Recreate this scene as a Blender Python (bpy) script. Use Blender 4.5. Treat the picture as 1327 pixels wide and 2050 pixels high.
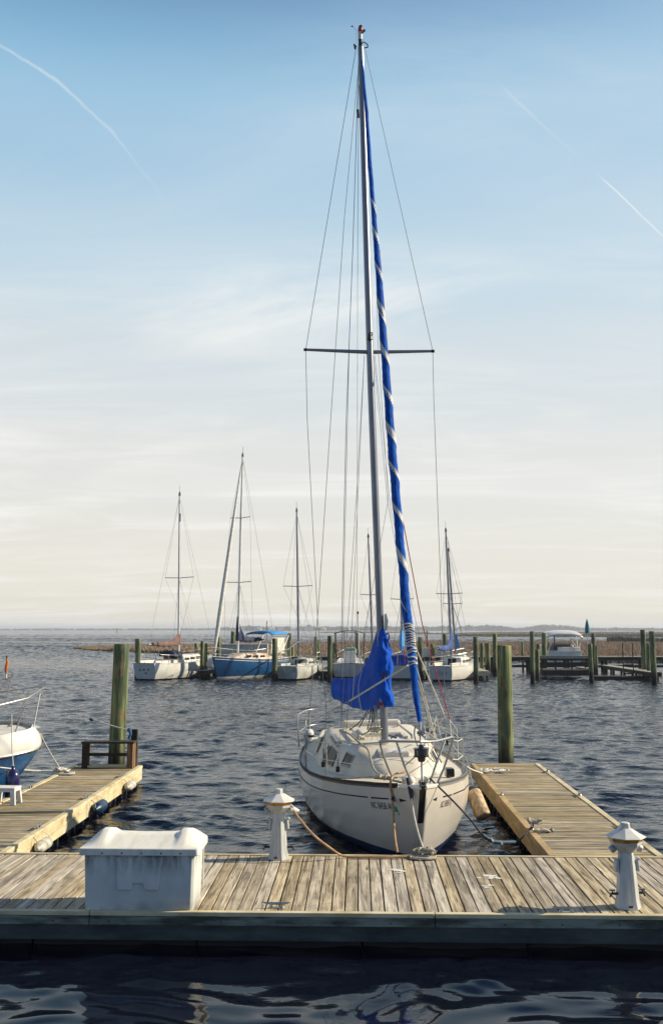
import bpy, bmesh, math, random
import numpy as np
from mathutils import Vector, Matrix, Euler
random.seed(7); rng = np.random.default_rng(11)
R = math.radians
for o in list(bpy.data.objects): bpy.data.objects.remove(o)
S = bpy.context.scene
# ------------------------------------------------------------------ camera
F, CX, CY, HC = 1900.0, 663.5, 1025.0, 3.52
PITCH, YAW = R(7.05), R(1.526)
cam = bpy.data.cameras.new('camera'); camo = bpy.data.objects.new('camera', cam); S.collection.objects.link(camo)
cam.sensor_fit = 'VERTICAL'; cam.sensor_height = 24.0; cam.lens = 24.0 * F / 2050.0
cam.clip_start = 0.1; cam.clip_end = 20000
camo.location = (0, 0, HC); camo.rotation_euler = (R(90) + PITCH, 0, YAW); S.camera = camo
CM = Euler((R(90) + PITCH, 0, YAW)).to_matrix()
def ray(px, py): return (CM @ Vector((px - CX, CY - py, -F))).normalized()
def P(px, py, z=None, Y=None):
    """the point of the place seen at a photograph position, on a level z or at a distance Y"""
    d = ray(px, py)
    k = (z - HC) / d.z if z is not None else Y / d.y
    return Vector((0, 0, HC)) + d * k
def proj(p):
    q = CM.transposed() @ (Vector(p) - Vector((0, 0, HC)))
    return (CX + F * q.x / -q.z, CY - F * q.y / -q.z)
# ------------------------------------------------------------------ light
SUN_EL, SUN_AZ = R(31), R(80)          # azimuth from +Y towards +X
S.view_settings.view_transform = 'Standard'; S.view_settings.look = 'None'
S.view_settings.exposure = 0.5; S.view_settings.gamma = 1.0
W = bpy.data.worlds.new('World'); S.world = W; W.use_nodes = True
def build_world():
    nt = W.node_tree; nt.nodes.clear(); N = nt.nodes.new; L = nt.links.new
    out = N('ShaderNodeOutputWorld'); bg = N('ShaderNodeBackground'); L(bg.outputs[0], out.inputs[0])
    bg.inputs[1].default_value = 0.07
    sky = N('ShaderNodeTexSky'); sky.sky_type = 'NISHITA'; sky.sun_disc = False
    sky.sun_elevation = SUN_EL; sky.sun_rotation = SUN_AZ; sky.altitude = 0
    sky.air_density = 1.0; sky.dust_density = 0.8; sky.ozone_density = 3.0
    tc = N('ShaderNodeTexCoord'); nrm = N('ShaderNodeVectorMath'); nrm.operation = 'NORMALIZE'; L(tc.outputs['Generated'], nrm.inputs[0])
    sep = N('ShaderNodeSeparateXYZ'); L(nrm.outputs[0], sep.inputs[0])
    def math_(op, a, b=None, c=None, clamp=False):
        m = N('ShaderNodeMath'); m.operation = op; m.use_clamp = clamp
        for i, v in enumerate((a, b, c)):
            if v is None: continue
            if isinstance(v, (int, float)): m.inputs[i].default_value = v
            else: L(v, m.inputs[i])
        return m.outputs[0]
    def rng_(v, a, b, c, d):
        m = N('ShaderNodeMapRange'); m.interpolation_type = 'SMOOTHSTEP'; L(v, m.inputs[0])
        for i, k in enumerate((a, b, c, d)): m.inputs[i + 1].default_value = k
        return m.outputs[0]
    def mix(f, a, b):
        m = N('ShaderNodeMix'); m.data_type = 'RGBA'
        if isinstance(f, float): m.inputs[0].default_value = f
        else: L(f, m.inputs[0])
        for i, v in ((6, a), (7, b)):
            if isinstance(v, tuple): m.inputs[i].default_value = v
            else: L(v, m.inputs[i])
        return m.outputs[2]
    z = sep.outputs[2]
    # thin high haze over the water ahead, thickening to a warm horizon; the clear sky shows above and behind
    rp = N('ShaderNodeValToRGB'); rp.color_ramp.interpolation = 'EASE'; e = rp.color_ramp.elements
    while len(e) < len(SKYP['ramp']): e.new(.5)
    for i, (p_, c_) in enumerate(SKYP['ramp']): e[i].position = p_; e[i].color = tuple(x for x in c_) + (1,)
    L(z, rp.inputs[0])
    sc_ = N('ShaderNodeVectorMath'); sc_.operation = 'SCALE'; L(rp.outputs[0], sc_.inputs[0]); sc_.inputs['Scale'].default_value = 1 / 0.07
    vf = math_('MULTIPLY', rng_(z, 0.66, 0.50, 0.0, 1.0), rng_(sep.outputs[1], -0.4, 0.45, 0.0, 1.0))
    tn = N('ShaderNodeVectorMath'); tn.operation = 'MULTIPLY'; L(sky.outputs[0], tn.inputs[0]); tn.inputs[1].default_value = (0.74, 1.0, 1.3)
    base = mix(math_('MULTIPLY', vf, SKYP['veil']), tn.outputs[0], sc_.outputs[0])
    sunward = math_('MULTIPLY', rng_(sep.outputs[0], -0.45, 0.45, 0.0, 1.0), rng_(z, 0.62, 0.2, 0.55, 0.2))
    base = mix(math_('MULTIPLY', math_('MULTIPLY', sunward, vf), 0.42), base, SKYP['bright'])
    # cirrus: noise in the plane of a high flat layer
    dz = math_('MAXIMUM', math_('ADD', z, 0.12), 0.05)
    cb = N('ShaderNodeCombineXYZ'); L(math_('DIVIDE', sep.outputs[0], dz), cb.inputs[0]); L(math_('DIVIDE', sep.outputs[1], dz), cb.inputs[1])
    mp = N('ShaderNodeMapping'); mp.inputs['Rotation'].default_value = (0, 0, R(24)); mp.inputs['Scale'].default_value = (0.55, 1.7, 1); L(cb.outputs[0], mp.inputs[0])
    n1 = N('ShaderNodeTexNoise'); n1.inputs['Scale'].default_value = 1.1; n1.inputs['Detail'].default_value = 9; n1.inputs['Roughness'].default_value = 0.66; n1.inputs['Distortion'].default_value = 0.9; L(mp.outputs[0], n1.inputs['Vector'])
    n2 = N('ShaderNodeTexNoise'); n2.inputs['Scale'].default_value = 0.9; n2.inputs['Detail'].default_value = 2; L(cb.outputs[0], n2.inputs['Vector'])
    c = math_('MULTIPLY', rng_(n1.outputs[0], 0.40, 0.72, 0, 1), rng_(n2.outputs[0], 0.35, 0.65, 0.25, 1))
    c = math_('MULTIPLY', c, rng_(z, 0.40, 0.31, 0.22, 1.0))
    base = mix(math_('MULTIPLY', c, SKYP['cloud']), base, SKYP['cloud_c'])
    def trail(pts, w, e0, e1, k):
        a, b, d = (ray(*q) for q in pts)
        n = (b - a).cross(d - a).normalized(); cc = n.dot(a)
        t = (d - a).normalized()
        def dot(v):
            m = N('ShaderNodeVectorMath'); m.operation = 'DOT_PRODUCT'; L(nrm.outputs[0], m.inputs[0]); m.inputs[1].default_value = v; return m.outputs['Value']
        nn = N('ShaderNodeTexNoise'); nn.inputs['Scale'].default_value = 28; nn.inputs['Detail'].default_value = 4; L(nrm.outputs[0], nn.inputs['Vector'])
        dist = math_('ABSOLUTE', math_('ADD', math_('SUBTRACT', dot(n), cc), math_('MULTIPLY', math_('SUBTRACT', nn.outputs[0], 0.5), 0.003)))
        f = rng_(dist, 0.0, w, 1.0, 0.0)
        s = dot(t); s0, s1 = t.dot(a), t.dot(d)
        f = math_('MULTIPLY', f, rng_(s, s0 - e0, s0 + 0.02, 0, 1)); f = math_('MULTIPLY', f, rng_(s, s1 - e1, s1 + 0.01, 1, 0))
        f = math_('MULTIPLY', f, rng_(nn.outputs[0], 0.3, 0.6, 0.5, 1))
        return math_('MULTIPLY', f, k)
    base = mix(trail([(0, 90), (235, 278), (372, 485)], 0.0008, 0.1, 0.2, 0.30), base, SKYP['cloud_c'])
    base = mix(trail([(1195, 348), (1262, 412), (1340, 485)], 0.0013, 0.01, 0.01, 0.55), base, SKYP['cloud_c'])
    base = mix(trail([(1000, 170), (1090, 255), (1180, 332)], 0.0016, 0.01, 0.08, 0.16), base, SKYP['cloud_c'])
    L(base, bg.inputs[0])
SKYP = dict(veil=0.86, cloud=0.95, cloud_c=(9.9, 9.8, 9.4, 1), bright=(8.4, 8.7, 8.7, 1),
            ramp=[(0.0, (.63, .575, .485)), (.06, (.645, .60, .515)), (.16, (.62, .605, .55)), (.27, (.53, .575, .575)), (.37, (.41, .53, .595)), (.46, (.30, .455, .575)), (.56, (.205, .40, .55))])
build_world()
sun = bpy.data.lights.new('sun', 'SUN'); sun.energy = 5.0; sun.angle = R(0.53); sun.color = (1.0, 0.885, 0.70)
suno = bpy.data.objects.new('sun', sun); S.collection.objects.link(suno)
sv = Vector((math.sin(SUN_AZ) * math.cos(SUN_EL), math.cos(SUN_AZ) * math.cos(SUN_EL), math.sin(SUN_EL)))
suno.rotation_euler = sv.to_track_quat('Z', 'Y').to_euler(); suno.location = (20, 5, 30)
S.cycles.volume_bounces = 0; S.cycles.max_bounces = 6; S.cycles.volume_max_steps = 64
S.cycles.use_denoising = True
# ------------------------------------------------------------------ helpers
C = S.collection
def tag(o, label=None, cat=None, group=None, kind=None):
    if label: o['label'] = label
    if cat: o['category'] = cat
    if group: o['group'] = group
    if kind: o['kind'] = kind
    return o
def thing(name, label, cat, loc=(0, 0, 0), rz=0, group=None, rot=None):
    o = bpy.data.objects.new(name, None); o.empty_display_size = 0.3; C.objects.link(o)
    o.location = loc; o.rotation_euler = rot if rot else (0, 0, rz)
    return tag(o, label, cat, group)
def copy_tree(o, parent=None):
    c = o.copy(); C.objects.link(c); c.parent = parent
    for ch in [x for x in bpy.data.objects if x.parent == o]: copy_tree(ch, c)
    return c
def smooth_path(pts, k=6):
    pts = [Vector(p) for p in pts]
    if len(pts) < 3: return pts
    e = [2 * pts[0] - pts[1]] + pts + [2 * pts[-1] - pts[-2]]
    out = []
    for i in range(1, len(e) - 2):
        a, b, c, d = e[i - 1:i + 3]
        for j in range(k):
            t = j / k
            out.append(0.5 * ((2 * b) + (c - a) * t + (2 * a - 5 * b + 4 * c - d) * t * t + (3 * b - a - 3 * c + d) * t ** 3))
    return out + [pts[-1]]
class MB:
    def __init__(s): s.v = []; s.f = []
    def add(s, vs, fs):
        n = len(s.v); s.v += [tuple(v) for v in vs]; s.f += [tuple(i + n for i in f) for f in fs]; return s
    def box(s, c, d, rot=None):
        m = Euler(rot).to_matrix() if rot else None
        vs = []
        for x in (-.5, .5):
            for y in (-.5, .5):
                for z in (-.5, .5):
                    p = Vector((x * d[0], y * d[1], z * d[2]))
                    if m: p = m @ p
                    vs.append(p + Vector(c))
        return s.add(vs, [(0, 1, 3, 2), (4, 6, 7, 5), (0, 4, 5, 1), (2, 3, 7, 6), (0, 2, 6, 4), (1, 5, 7, 3)])
    def b2(s, lo, hi): return s.box([(a + b) / 2 for a, b in zip(lo, hi)], [abs(b - a) for a, b in zip(lo, hi)])
    def tube(s, pts, r, n=8, caps=True, sm=0, flat=1.0):
        pts = [Vector(p) for p in pts]
        if sm: pts = smooth_path(pts, sm)
        q = [pts[0]]
        for p in pts[1:]:
            if (p - q[-1]).length > 1e-5: q.append(p)
        pts = q; m = len(pts)
        if m < 2: return s
        rs = r if isinstance(r, (list, tuple)) else [r] * m
        if len(rs) != m: rs = [np.interp(i / (m - 1), np.linspace(0, 1, len(rs)), rs) for i in range(m)]
        up = None; vs = []
        for i, p in enumerate(pts):
            t = (pts[min(i + 1, m - 1)] - pts[max(i - 1, 0)]).normalized()
            if up is None:
                a = Vector((1, 0, 0)) if abs(t.x) < 0.8 else Vector((0, 0, 1))
                up = (a - t * a.dot(t)).normalized()
            else: up = (up - t * up.dot(t)).normalized()
            w = t.cross(up)
            for k in range(n):
                an = 2 * math.pi * k / n
                vs.append(p + (up * math.cos(an) + w * math.sin(an) * flat) * rs[i])
        fs = [(i * n + k, i * n + (k + 1) % n, (i + 1) * n + (k + 1) % n, (i + 1) * n + k) for i in range(m - 1) for k in range(n)]
        if caps: fs += [tuple(range(n))[::-1], tuple(range((m - 1) * n, m * n))]
        return s.add(vs, fs)
    def lathe(s, prof, n=16, c=(0, 0, 0), axis='Z', rot=0.0, mat=None):
        vs = []
        for r, z in prof:
            for k in range(n):
                a = rot + 2 * math.pi * k / n
                p = Vector((r * math.cos(a), r * math.sin(a), z))
                if axis == 'X': p = Vector((p.z, p.x, p.y))
                elif axis == 'Y': p = Vector((p.x, p.z, p.y))
                if mat: p = mat @ p
                vs.append(p + Vector(c))
        m = len(prof)
        fs = [(i * n + k, i * n + (k + 1) % n, (i + 1) * n + (k + 1) % n, (i + 1) * n + k) for i in range(m - 1) for k in range(n)]
        fs += [tuple(range(n))[::-1], tuple(range((m - 1) * n, m * n))]
        return s.add(vs, fs)
    def grid(s, rows, closed=False):
        n = len(rows[0]); m = len(rows); vs = [p for r in rows for p in r]
        kk = n if closed else n - 1
        return s.add(vs, [(i * n + k, i * n + (k + 1) % n, (i + 1) * n + (k + 1) % n, (i + 1) * n + k) for i in range(m - 1) for k in range(kk)])
    def loft(s, secs, caps=True):
        n = len(secs[0]); s.grid(secs, True); base = len(s.v) - n * len(secs)
        if caps:
            s.f.append(tuple(base + k for k in range(n))[::-1]); s.f.append(tuple(base + (len(secs) - 1) * n + k for k in range(n)))
        return s
    def prism(s, outline, a, b, plane='XZ'):
        def mk(p, d):
            return {'XZ': (p[0], d, p[1]), 'XY': (p[0], p[1], d), 'YZ': (d, p[0], p[1])}[plane]
        n = len(outline)
        s.add([mk(p, a) for p in outline] + [mk(p, b) for p in outline],
              [tuple(range(n)), tuple(range(n, 2 * n))[::-1]] + [(k, n + k, n + (k + 1) % n, (k + 1) % n) for k in range(n)])
        return s
    def build(s, name, mat, parent=None, smooth=35, bevel=0.0, loc=None, sub=0, solid=0.0, seg=2):
        me = bpy.data.meshes.new(name); me.from_pydata(s.v, [], s.f)
        bm = bmesh.new(); bm.from_mesh(me); bmesh.ops.recalc_face_normals(bm, faces=bm.faces); bm.to_mesh(me); bm.free()
        me.materials.append(mat); o = bpy.data.objects.new(name, me); C.objects.link(o)
        if parent: o.parent = parent
        if loc: o.location = loc
        if smooth:
            me.polygons.foreach_set('use_smooth', [True] * len(me.polygons)); me.set_sharp_from_angle(angle=R(smooth))
        if solid:
            m = o.modifiers.new('s', 'SOLIDIFY'); m.thickness = solid; m.offset = 0
        if bevel:
            m = o.modifiers.new('b', 'BEVEL'); m.width = bevel; m.segments = seg; m.limit_method = 'ANGLE'; m.angle_limit = R(35); m.harden_normals = False
        if sub:
            m = o.modifiers.new('u', 'SUBSURF'); m.levels = sub; m.render_levels = sub
        return o
def each(name, mat, parent, mbs, **k): return [m.build(name, mat, parent, **k) for m in mbs]
def lin(h):
    h = h.lstrip('#'); c = [int(h[i:i + 2], 16) / 255 for i in (0, 2, 4)]
    return tuple(((x + .055) / 1.055) ** 2.4 if x > .04045 else x / 12.92 for x in c) + (1,)
class NT:
    def __init__(s, name):
        s.m = bpy.data.materials.new(name); s.m.use_nodes = True; s.t = s.m.node_tree; s.b = s.t.nodes['Principled BSDF']
        s.tc = s.t.nodes.new('ShaderNodeTexCoord')
    def n(s, k, **kw):
        o = s.t.nodes.new(k)
        for a, b in kw.items(): setattr(o, a, b)
        return o
    def l(s, a, b): s.t.links.new(a, b)
    def math(s, op, *a, clamp=False):
        m = s.n('ShaderNodeMath', operation=op, use_clamp=clamp)
        for i, v in enumerate(a):
            if isinstance(v, (int, float)): m.inputs[i].default_value = v
            else: s.l(v, m.inputs[i])
        return m.outputs[0]
    def noise(s, scale, detail=5, rough=.55, stretch=(1, 1, 1), vec=None, dist=0, loc=(0, 0, 0)):
        mp = s.n('ShaderNodeMapping'); mp.inputs['Scale'].default_value = stretch; mp.inputs['Location'].default_value = loc
        s.l(vec if vec is not None else s.tc.outputs['Object'], mp.inputs[0])
        t = s.n('ShaderNodeTexNoise'); t.inputs['Scale'].default_value = scale; t.inputs['Detail'].default_value = detail
        t.inputs['Roughness'].default_value = rough; t.inputs['Distortion'].default_value = dist
        s.l(mp.outputs[0], t.inputs['Vector']); return t.outputs[0]
    def ramp(s, f, stops):
        r = s.n('ShaderNodeValToRGB'); e = r.color_ramp.elements
        while len(e) < len(stops): e.new(.5)
        for i, (p, c) in enumerate(stops):
            e[i].position = p; e[i].color = c if isinstance(c, tuple) else (c, c, c, 1)
        s.l(f, r.inputs[0]); return r.outputs[0]
    def mix(s, f, a, b, mode='MIX'):
        m = s.n('ShaderNodeMix', data_type='RGBA', blend_type=mode)
        for i, v in ((0, f), (6, a), (7, b)):
            if isinstance(v, (int, float)): m.inputs[i].default_value = v
            elif isinstance(v, tuple): m.inputs[i].default_value = v
            else: s.l(v, m.inputs[i])
        return m.outputs[2]
    def bump(s, h, st=.3, d=.01):
        b = s.n('ShaderNodeBump'); b.inputs['Strength'].default_value = st; b.inputs['Distance'].default_value = d
        s.l(h, b.inputs['Height']); s.l(b.outputs[0], s.b.inputs['Normal']); return b
    def col(s, c):
        if isinstance(c, tuple): s.b.inputs['Base Color'].default_value = c
        else: s.l(c, s.b.inputs['Base Color'])
    def set(s, rough=.5, metal=0, coat=0, spec=.5):
        s.b.inputs['Roughness'].default_value = rough; s.b.inputs['Metallic'].default_value = metal
        s.b.inputs['Coat Weight'].default_value = coat; s.b.inputs['Specular IOR Level'].default_value = spec; return s
def mk(name, c1, c2=None, scale=6, rough=.5, metal=0, stretch=(1, 1, 1), bump=0.0, bscale=None, coat=0, lo=.35, hi=.65, bd=.004, spec=.5):
    t = NT(name); t.set(rough, metal, coat, spec); c1 = lin(c1)
    if c2:
        n = t.noise(scale, 6, .6, stretch); t.col(t.mix(t.ramp(n, [(lo, 0.0), (hi, 1.0)]), c1, lin(c2)))
        t.l(t.math('ADD', rough - .06, t.math('MULTIPLY', n, .12)), t.b.inputs['Roughness'])
    else: t.col(c1)
    if bump: t.bump(t.noise(bscale or scale * 4, 4, .6, stretch), bump, bd)
    return t.m
def deck_wood(name, axis, light='#c6baa0', mid='#a2947c', dark='#4f4636', green=0.0):
    """weathered planks; axis = grain direction"""
    t = NT(name); t.set(.82, 0, 0, .3)
    g = t.n('ShaderNodeNewGeometry'); rnd = g.outputs['Random Per Island']
    cv = t.n('ShaderNodeCombineXYZ'); t.l(t.math('MULTIPLY', rnd, 37.0), cv.inputs[0]); t.l(t.math('MULTIPLY', rnd, 91.0), cv.inputs[1]); t.l(t.math('MULTIPLY', rnd, 11.0), cv.inputs[2])
    va = t.n('ShaderNodeVectorMath', operation='ADD'); t.l(t.tc.outputs['Object'], va.inputs[0]); t.l(cv.outputs[0], va.inputs[1]); v = va.outputs[0]
    st = {'X': (1.3, 26, 26), 'Y': (26, 1.3, 26), 'Z': (45, 45, 1.6)}[axis]; st2 = {'X': (.8, 9, 9), 'Y': (9, .8, 9), 'Z': (9, 9, .8)}[axis]
    g1 = t.noise(1.0, 6, .65, st, v, .6); g2 = t.noise(1.0, 4, .6, st2, v, .8); blot = t.noise(2.6, 5, .6, (1, 1, 1), v)
    c = t.ramp(g1, [(.30, lin(dark)), (.47, lin(mid)), (.66, lin(light))])
    c = t.mix(t.ramp(g2, [(.34, .6), (.52, 0.0)]), c, lin(dark), 'MIX')
    c = t.mix(t.ramp(blot, [(.52, 0.0), (.72, .55)]), c, lin('#5a5140'))
    # plank to plank: some bleached, some brown
    hs = t.n('ShaderNodeHueSaturation'); t.l(t.math('ADD', .78, t.math('MULTIPLY', rnd, .48)), hs.inputs['Value']); t.l(t.math('ADD', .75, t.math('MULTIPLY', t.math('FRACT', t.math('MULTIPLY', rnd, 17.0)), .5)), hs.inputs['Saturation']); t.l(c, hs.inputs['Color'])
    c = hs.outputs[0]
    if green: c = t.mix(t.ramp(t.noise(1.3, 5, .6), [(.5, 0.0), (.7, green)]), c, lin('#4c4a26'))
    cr = t.noise(1.0, 3, .5, {'X': (.9, 30, 30), 'Y': (30, .9, 30), 'Z': (30, 30, .9)}[axis], v, 1.5); c = t.mix(t.ramp(cr, [(.31, .9), (.37, 0.0)]), c, lin('#2c261c'))
    # knots and nail heads
    vo = t.n('ShaderNodeTexVoronoi'); mp = t.n('ShaderNodeMapping'); mp.inputs['Scale'].default_value = {'X': (1.2, 4, 1), 'Y': (4, 1.2, 1), 'Z': (4, 4, 1)}[axis]; t.l(v, mp.inputs[0]); t.l(mp.outputs[0], vo.inputs['Vector']); vo.inputs['Scale'].default_value = 1.0
    c = t.mix(t.ramp(vo.outputs['Distance'], [(.035, .8), (.10, 0.0)]), c, lin('#3a3022'))
    t.col(c); t.bump(t.math('ADD', g1, t.math('MULTIPLY', g2, .8)), .55, .006); return t.m
def piling_mat():
    t = NT('piling_wood'); t.set(.8, 0, 0, .3)
    oi = t.n('ShaderNodeObjectInfo'); cv = t.n('ShaderNodeCombineXYZ'); t.l(t.math('MULTIPLY', oi.outputs['Random'], 50.0), cv.inputs[0]); va = t.n('ShaderNodeVectorMath', operation='ADD'); t.l(t.tc.outputs['Object'], va.inputs[0]); t.l(cv.outputs[0], va.inputs[1]); v = va.outputs[0]
    a = t.noise(1, 6, .6, (16, 16, .7), v, .5); b = t.noise(1, 4, .6, (5, 5, .5), v)
    c = t.ramp(a, [(.3, lin('#3f4631')), (.48, lin('#6b7549')), (.66, lin('#9b9a66'))])
    c = t.mix(t.ramp(b, [(.44, .85), (.56, 0.0)]), c, lin('#3d4b38'))
    c = t.mix(t.ramp(t.noise(2.2, 5, .6, (1, 1, 1), v), [(.56, 0.0), (.7, .6)]), c, lin('#8f7d54'))
    ck = t.noise(1, 3, .5, (34, 34, .9), v, 1.2); c = t.mix(t.ramp(ck, [(.30, .9), (.38, 0.0)]), c, lin('#1f2018'))
    kn = t.n('ShaderNodeTexVoronoi'); mk_ = t.n('ShaderNodeMapping'); mk_.inputs['Scale'].default_value = (3.2, 3.2, 1.1); t.l(v, mk_.inputs[0]); t.l(mk_.outputs[0], kn.inputs['Vector']); kn.inputs['Scale'].default_value = 1.0
    c = t.mix(t.ramp(kn.outputs['Distance'], [(.07, .85), (.16, 0.0)]), c, lin('#5a3f26'))
    sp = t.n('ShaderNodeSeparateXYZ'); t.l(t.tc.outputs['Object'], sp.inputs[0])
    wet = t.math('ADD', sp.outputs[2], t.math('MULTIPLY', t.math('SUBTRACT', b, .5), .9))
    m = t.n('ShaderNodeMapRange'); t.l(wet, m.inputs[0]); m.inputs[1].default_value = .95; m.inputs[2].default_value = .45
    c = t.mix(m.outputs[0], c, lin('#17160f')); t.col(c); t.bump(t.math('ADD', t.math('ADD', a, b), t.ramp(ck, [(.28, 0.0), (.40, 1.0)])), .8, .02); return t.m
MAT = {}
def mats():
    m = MAT
    m['deck_y'] = deck_wood('weathered_planks_lengthwise', 'Y'); m['deck_x'] = deck_wood('weathered_planks_crosswise', 'X', '#bdad8c', '#958668', '#4b4231', .3)
    m['edge'] = mk('pale_edge_timber', '#cbbd97', '#9a8a5f', 2.2, .75, stretch=(1, 1, 3), bump=.25, lo=.4, hi=.72)
    m['edge_bounce_lit'] = mk('bounce_lit_edge_timber', '#b79a6c', '#857145', 2.0, .75, stretch=(1, 1, 4), bump=.25)  # warmer copy of the edge timber: reflected water and hull light painted in
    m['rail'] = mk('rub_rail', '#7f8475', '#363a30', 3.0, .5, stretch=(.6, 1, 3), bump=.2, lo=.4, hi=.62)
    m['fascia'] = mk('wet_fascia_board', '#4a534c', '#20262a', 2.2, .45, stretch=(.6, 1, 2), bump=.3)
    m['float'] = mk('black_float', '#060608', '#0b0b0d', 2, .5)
    m['float_rib'] = mk('grey_float_rib', '#26282c', '#111214', 3, .5)
    m['piling'] = piling_mat()
    m['darkwood'] = mk('dark_old_timber', '#3d3624', '#1e1b12', 4, .85, stretch=(1, 6, 6), bump=.4)
    m['redwood'] = mk('brown_old_timber', '#8a6a45', '#5a4530', 4, .85, stretch=(3, 3, .6), bump=.4)
    m['alu'] = mk('aluminium', '#b9b7ae', '#9d9b93', 9, .38, 1.0); m['mast'] = mk('anodised_mast', '#8a8a8c', '#75757a', 3, .42, .7, stretch=(1, 1, .3))
    m['steel'] = mk('stainless_steel', '#a3a29c', None, rough=.42, metal=.7)
    m['wire'] = mk('rigging_wire', '#84827e', None, rough=.45, metal=.5); m['wire_pale'] = mk('pale_line', '#cfc9b6', None, rough=.8)
    m['wire_blue'] = mk('blue_line', '#2c5078', None, rough=.8); m['wire_red'] = mk('red_line', '#a02a34', None, rough=.8)
    m['rope'] = mk('mooring_rope', '#b9b19a', '#837c69', 60, .9, bump=.5, bscale=120); m['rope_white'] = mk('white_rope', '#dcd8c8', '#a8a391', 60, .9, bump=.4, bscale=120)
    m['rope_teal'] = mk('teal_chafe_wrap', '#1f4e63', '#0f2c3c', 20, .7); m['cord'] = mk('tan_power_cord', '#b78f62', '#8f6c45', 8, .6); m['rope_dark'] = mk('dark_rope', '#23252b', '#3c3c40', 30, .9)
    m['gel'] = mk('cream_gelcoat', '#d7d0c3', '#cbc3b4', 1.1, .22, coat=.35, lo=.3, hi=.7); m['deckgel'] = mk('cream_deck', '#d2c9b3', '#c3b89f', 3, .5, bump=.08, bscale=160)
    m['white'] = mk('white_gelcoat', '#d9d6cb', '#c6c2b4', 1.6, .28, coat=.3); m['white_dull'] = mk('dull_white_gelcoat', '#c3c2b6', '#9c9b8f', 2.5, .5)
    m['nonskid'] = mk('grey_nonskid', '#c9c6ba', '#b5b2a5', 4, .7)
    m['navy'] = mk('navy_antifouling', '#0f2f5c', '#0b2348', 3, .4); m['bluebot'] = mk('blue_antifouling', '#235684', '#122f52', 2.5, .35, stretch=(1, 1, 2))
    m['stripe'] = mk('dark_stripe', '#0e152c', None, rough=.4); m['black'] = mk('black_plastic', '#101014', '#1b1b20', 8, .3, coat=.2)
    m['glass'] = mk('tinted_window', '#16181c', None, rough=.25, spec=.15); m['glass_grey'] = mk('grey_tinted_window', '#26282e', '#1c1e24', 3, .4, spec=.1)
    m['canvas'] = mk('royal_blue_canvas', '#0453bd', '#0346a6', 3, .8, spec=.15, bump=.8, bscale=7, bd=.05); m['canvas_wrap'] = mk('blue_sunstrip_canvas', '#0a62be', '#063f92', 4, .8, spec=.15, stretch=(6, 6, 1), bump=.7, bscale=14, bd=.03)
    m['sailcloth'] = mk('pale_sailcloth', '#d8d4c6', '#b6b2a4', 6, .8); m['navycanvas'] = mk('navy_canvas', '#152548', '#0f1a36', 4, .8, bump=.3, bd=.02)
    m['midblue'] = mk('slate_blue_canvas', '#2f4d88', '#223a6c', 4, .8, bump=.3, bd=.02); m['browncanvas'] = mk('brown_canvas', '#7d5f55', '#5d463f', 5, .85, bump=.4, bd=.03)
    m['bluehull'] = mk('blue_hull_paint', '#1a4d78', '#153f66', 1.5, .3, coat=.3); m['teak'] = mk('orange_teak', '#ad7f5a', '#c4bba8', 1.3, .6); m['ltblue'] = mk('sky_blue_canvas', '#2f8fce', '#2277b4', 4, .8)
    m['box'] = boxmat(); m['boxlid'] = mk('aged_white_lid', '#dbd6c6', '#bdb8a6', 2.5, .5, stretch=(3, 1, 1), lo=.45, hi=.8)
    m['ped'] = mk('chalky_white_pedestal', '#bfbfb7', '#8f9089', 5, .5, stretch=(2, 2, .5), lo=.45, hi=.8); m['pedcap'] = mk('white_pedestal_cap', '#cfcdc3', '#bab7ab', 5, .45); m['amber'] = mk('amber_lens', '#c48d14', '#8f5f10', 8, .25, coat=.4)
    m['green'] = mk('green_sticker', '#1f8f76', None, rough=.5); m['plastic'] = mk('white_plastic', '#dad8d0', '#c6c3b8', 6, .4); m['teal'] = mk('teal_canvas', '#0f7d85', '#0a6068', 8, .8)
    m['navyplastic'] = mk('navy_vinyl', '#14103f', '#1b174a', 4, .22, coat=.4); m['bluevinyl'] = mk('blue_vinyl', '#143c5c', '#0e2a40', 6, .4); m['fender'] = mk('scuffed_white_vinyl', '#d0ccbc', '#97917d', 8, .45)
    m['logfender'] = mk('scuffed_tan_cylinder', '#cdb48a', '#8b6f4a', 5, .7, stretch=(4, 4, .8), bump=.3); m['orange'] = mk('orange_cloth', '#d97a1e', '#b75f12', 8, .8)
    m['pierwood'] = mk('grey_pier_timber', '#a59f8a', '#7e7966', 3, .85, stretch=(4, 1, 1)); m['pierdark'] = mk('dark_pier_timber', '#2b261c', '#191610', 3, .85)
    m['red'] = mk('dull_red', '#a3202b', None, rough=.6); m['darkred'] = mk('maroon_hatch', '#5a1c18', None, rough=.6); m['greynet'] = mk('pale_green_cover', '#9fb3a2', '#7d9484', 8, .8)
    m['dropping'] = mk('white_dropping', '#d9d6ca', '#b7b3a4', 20, .9)
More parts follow.
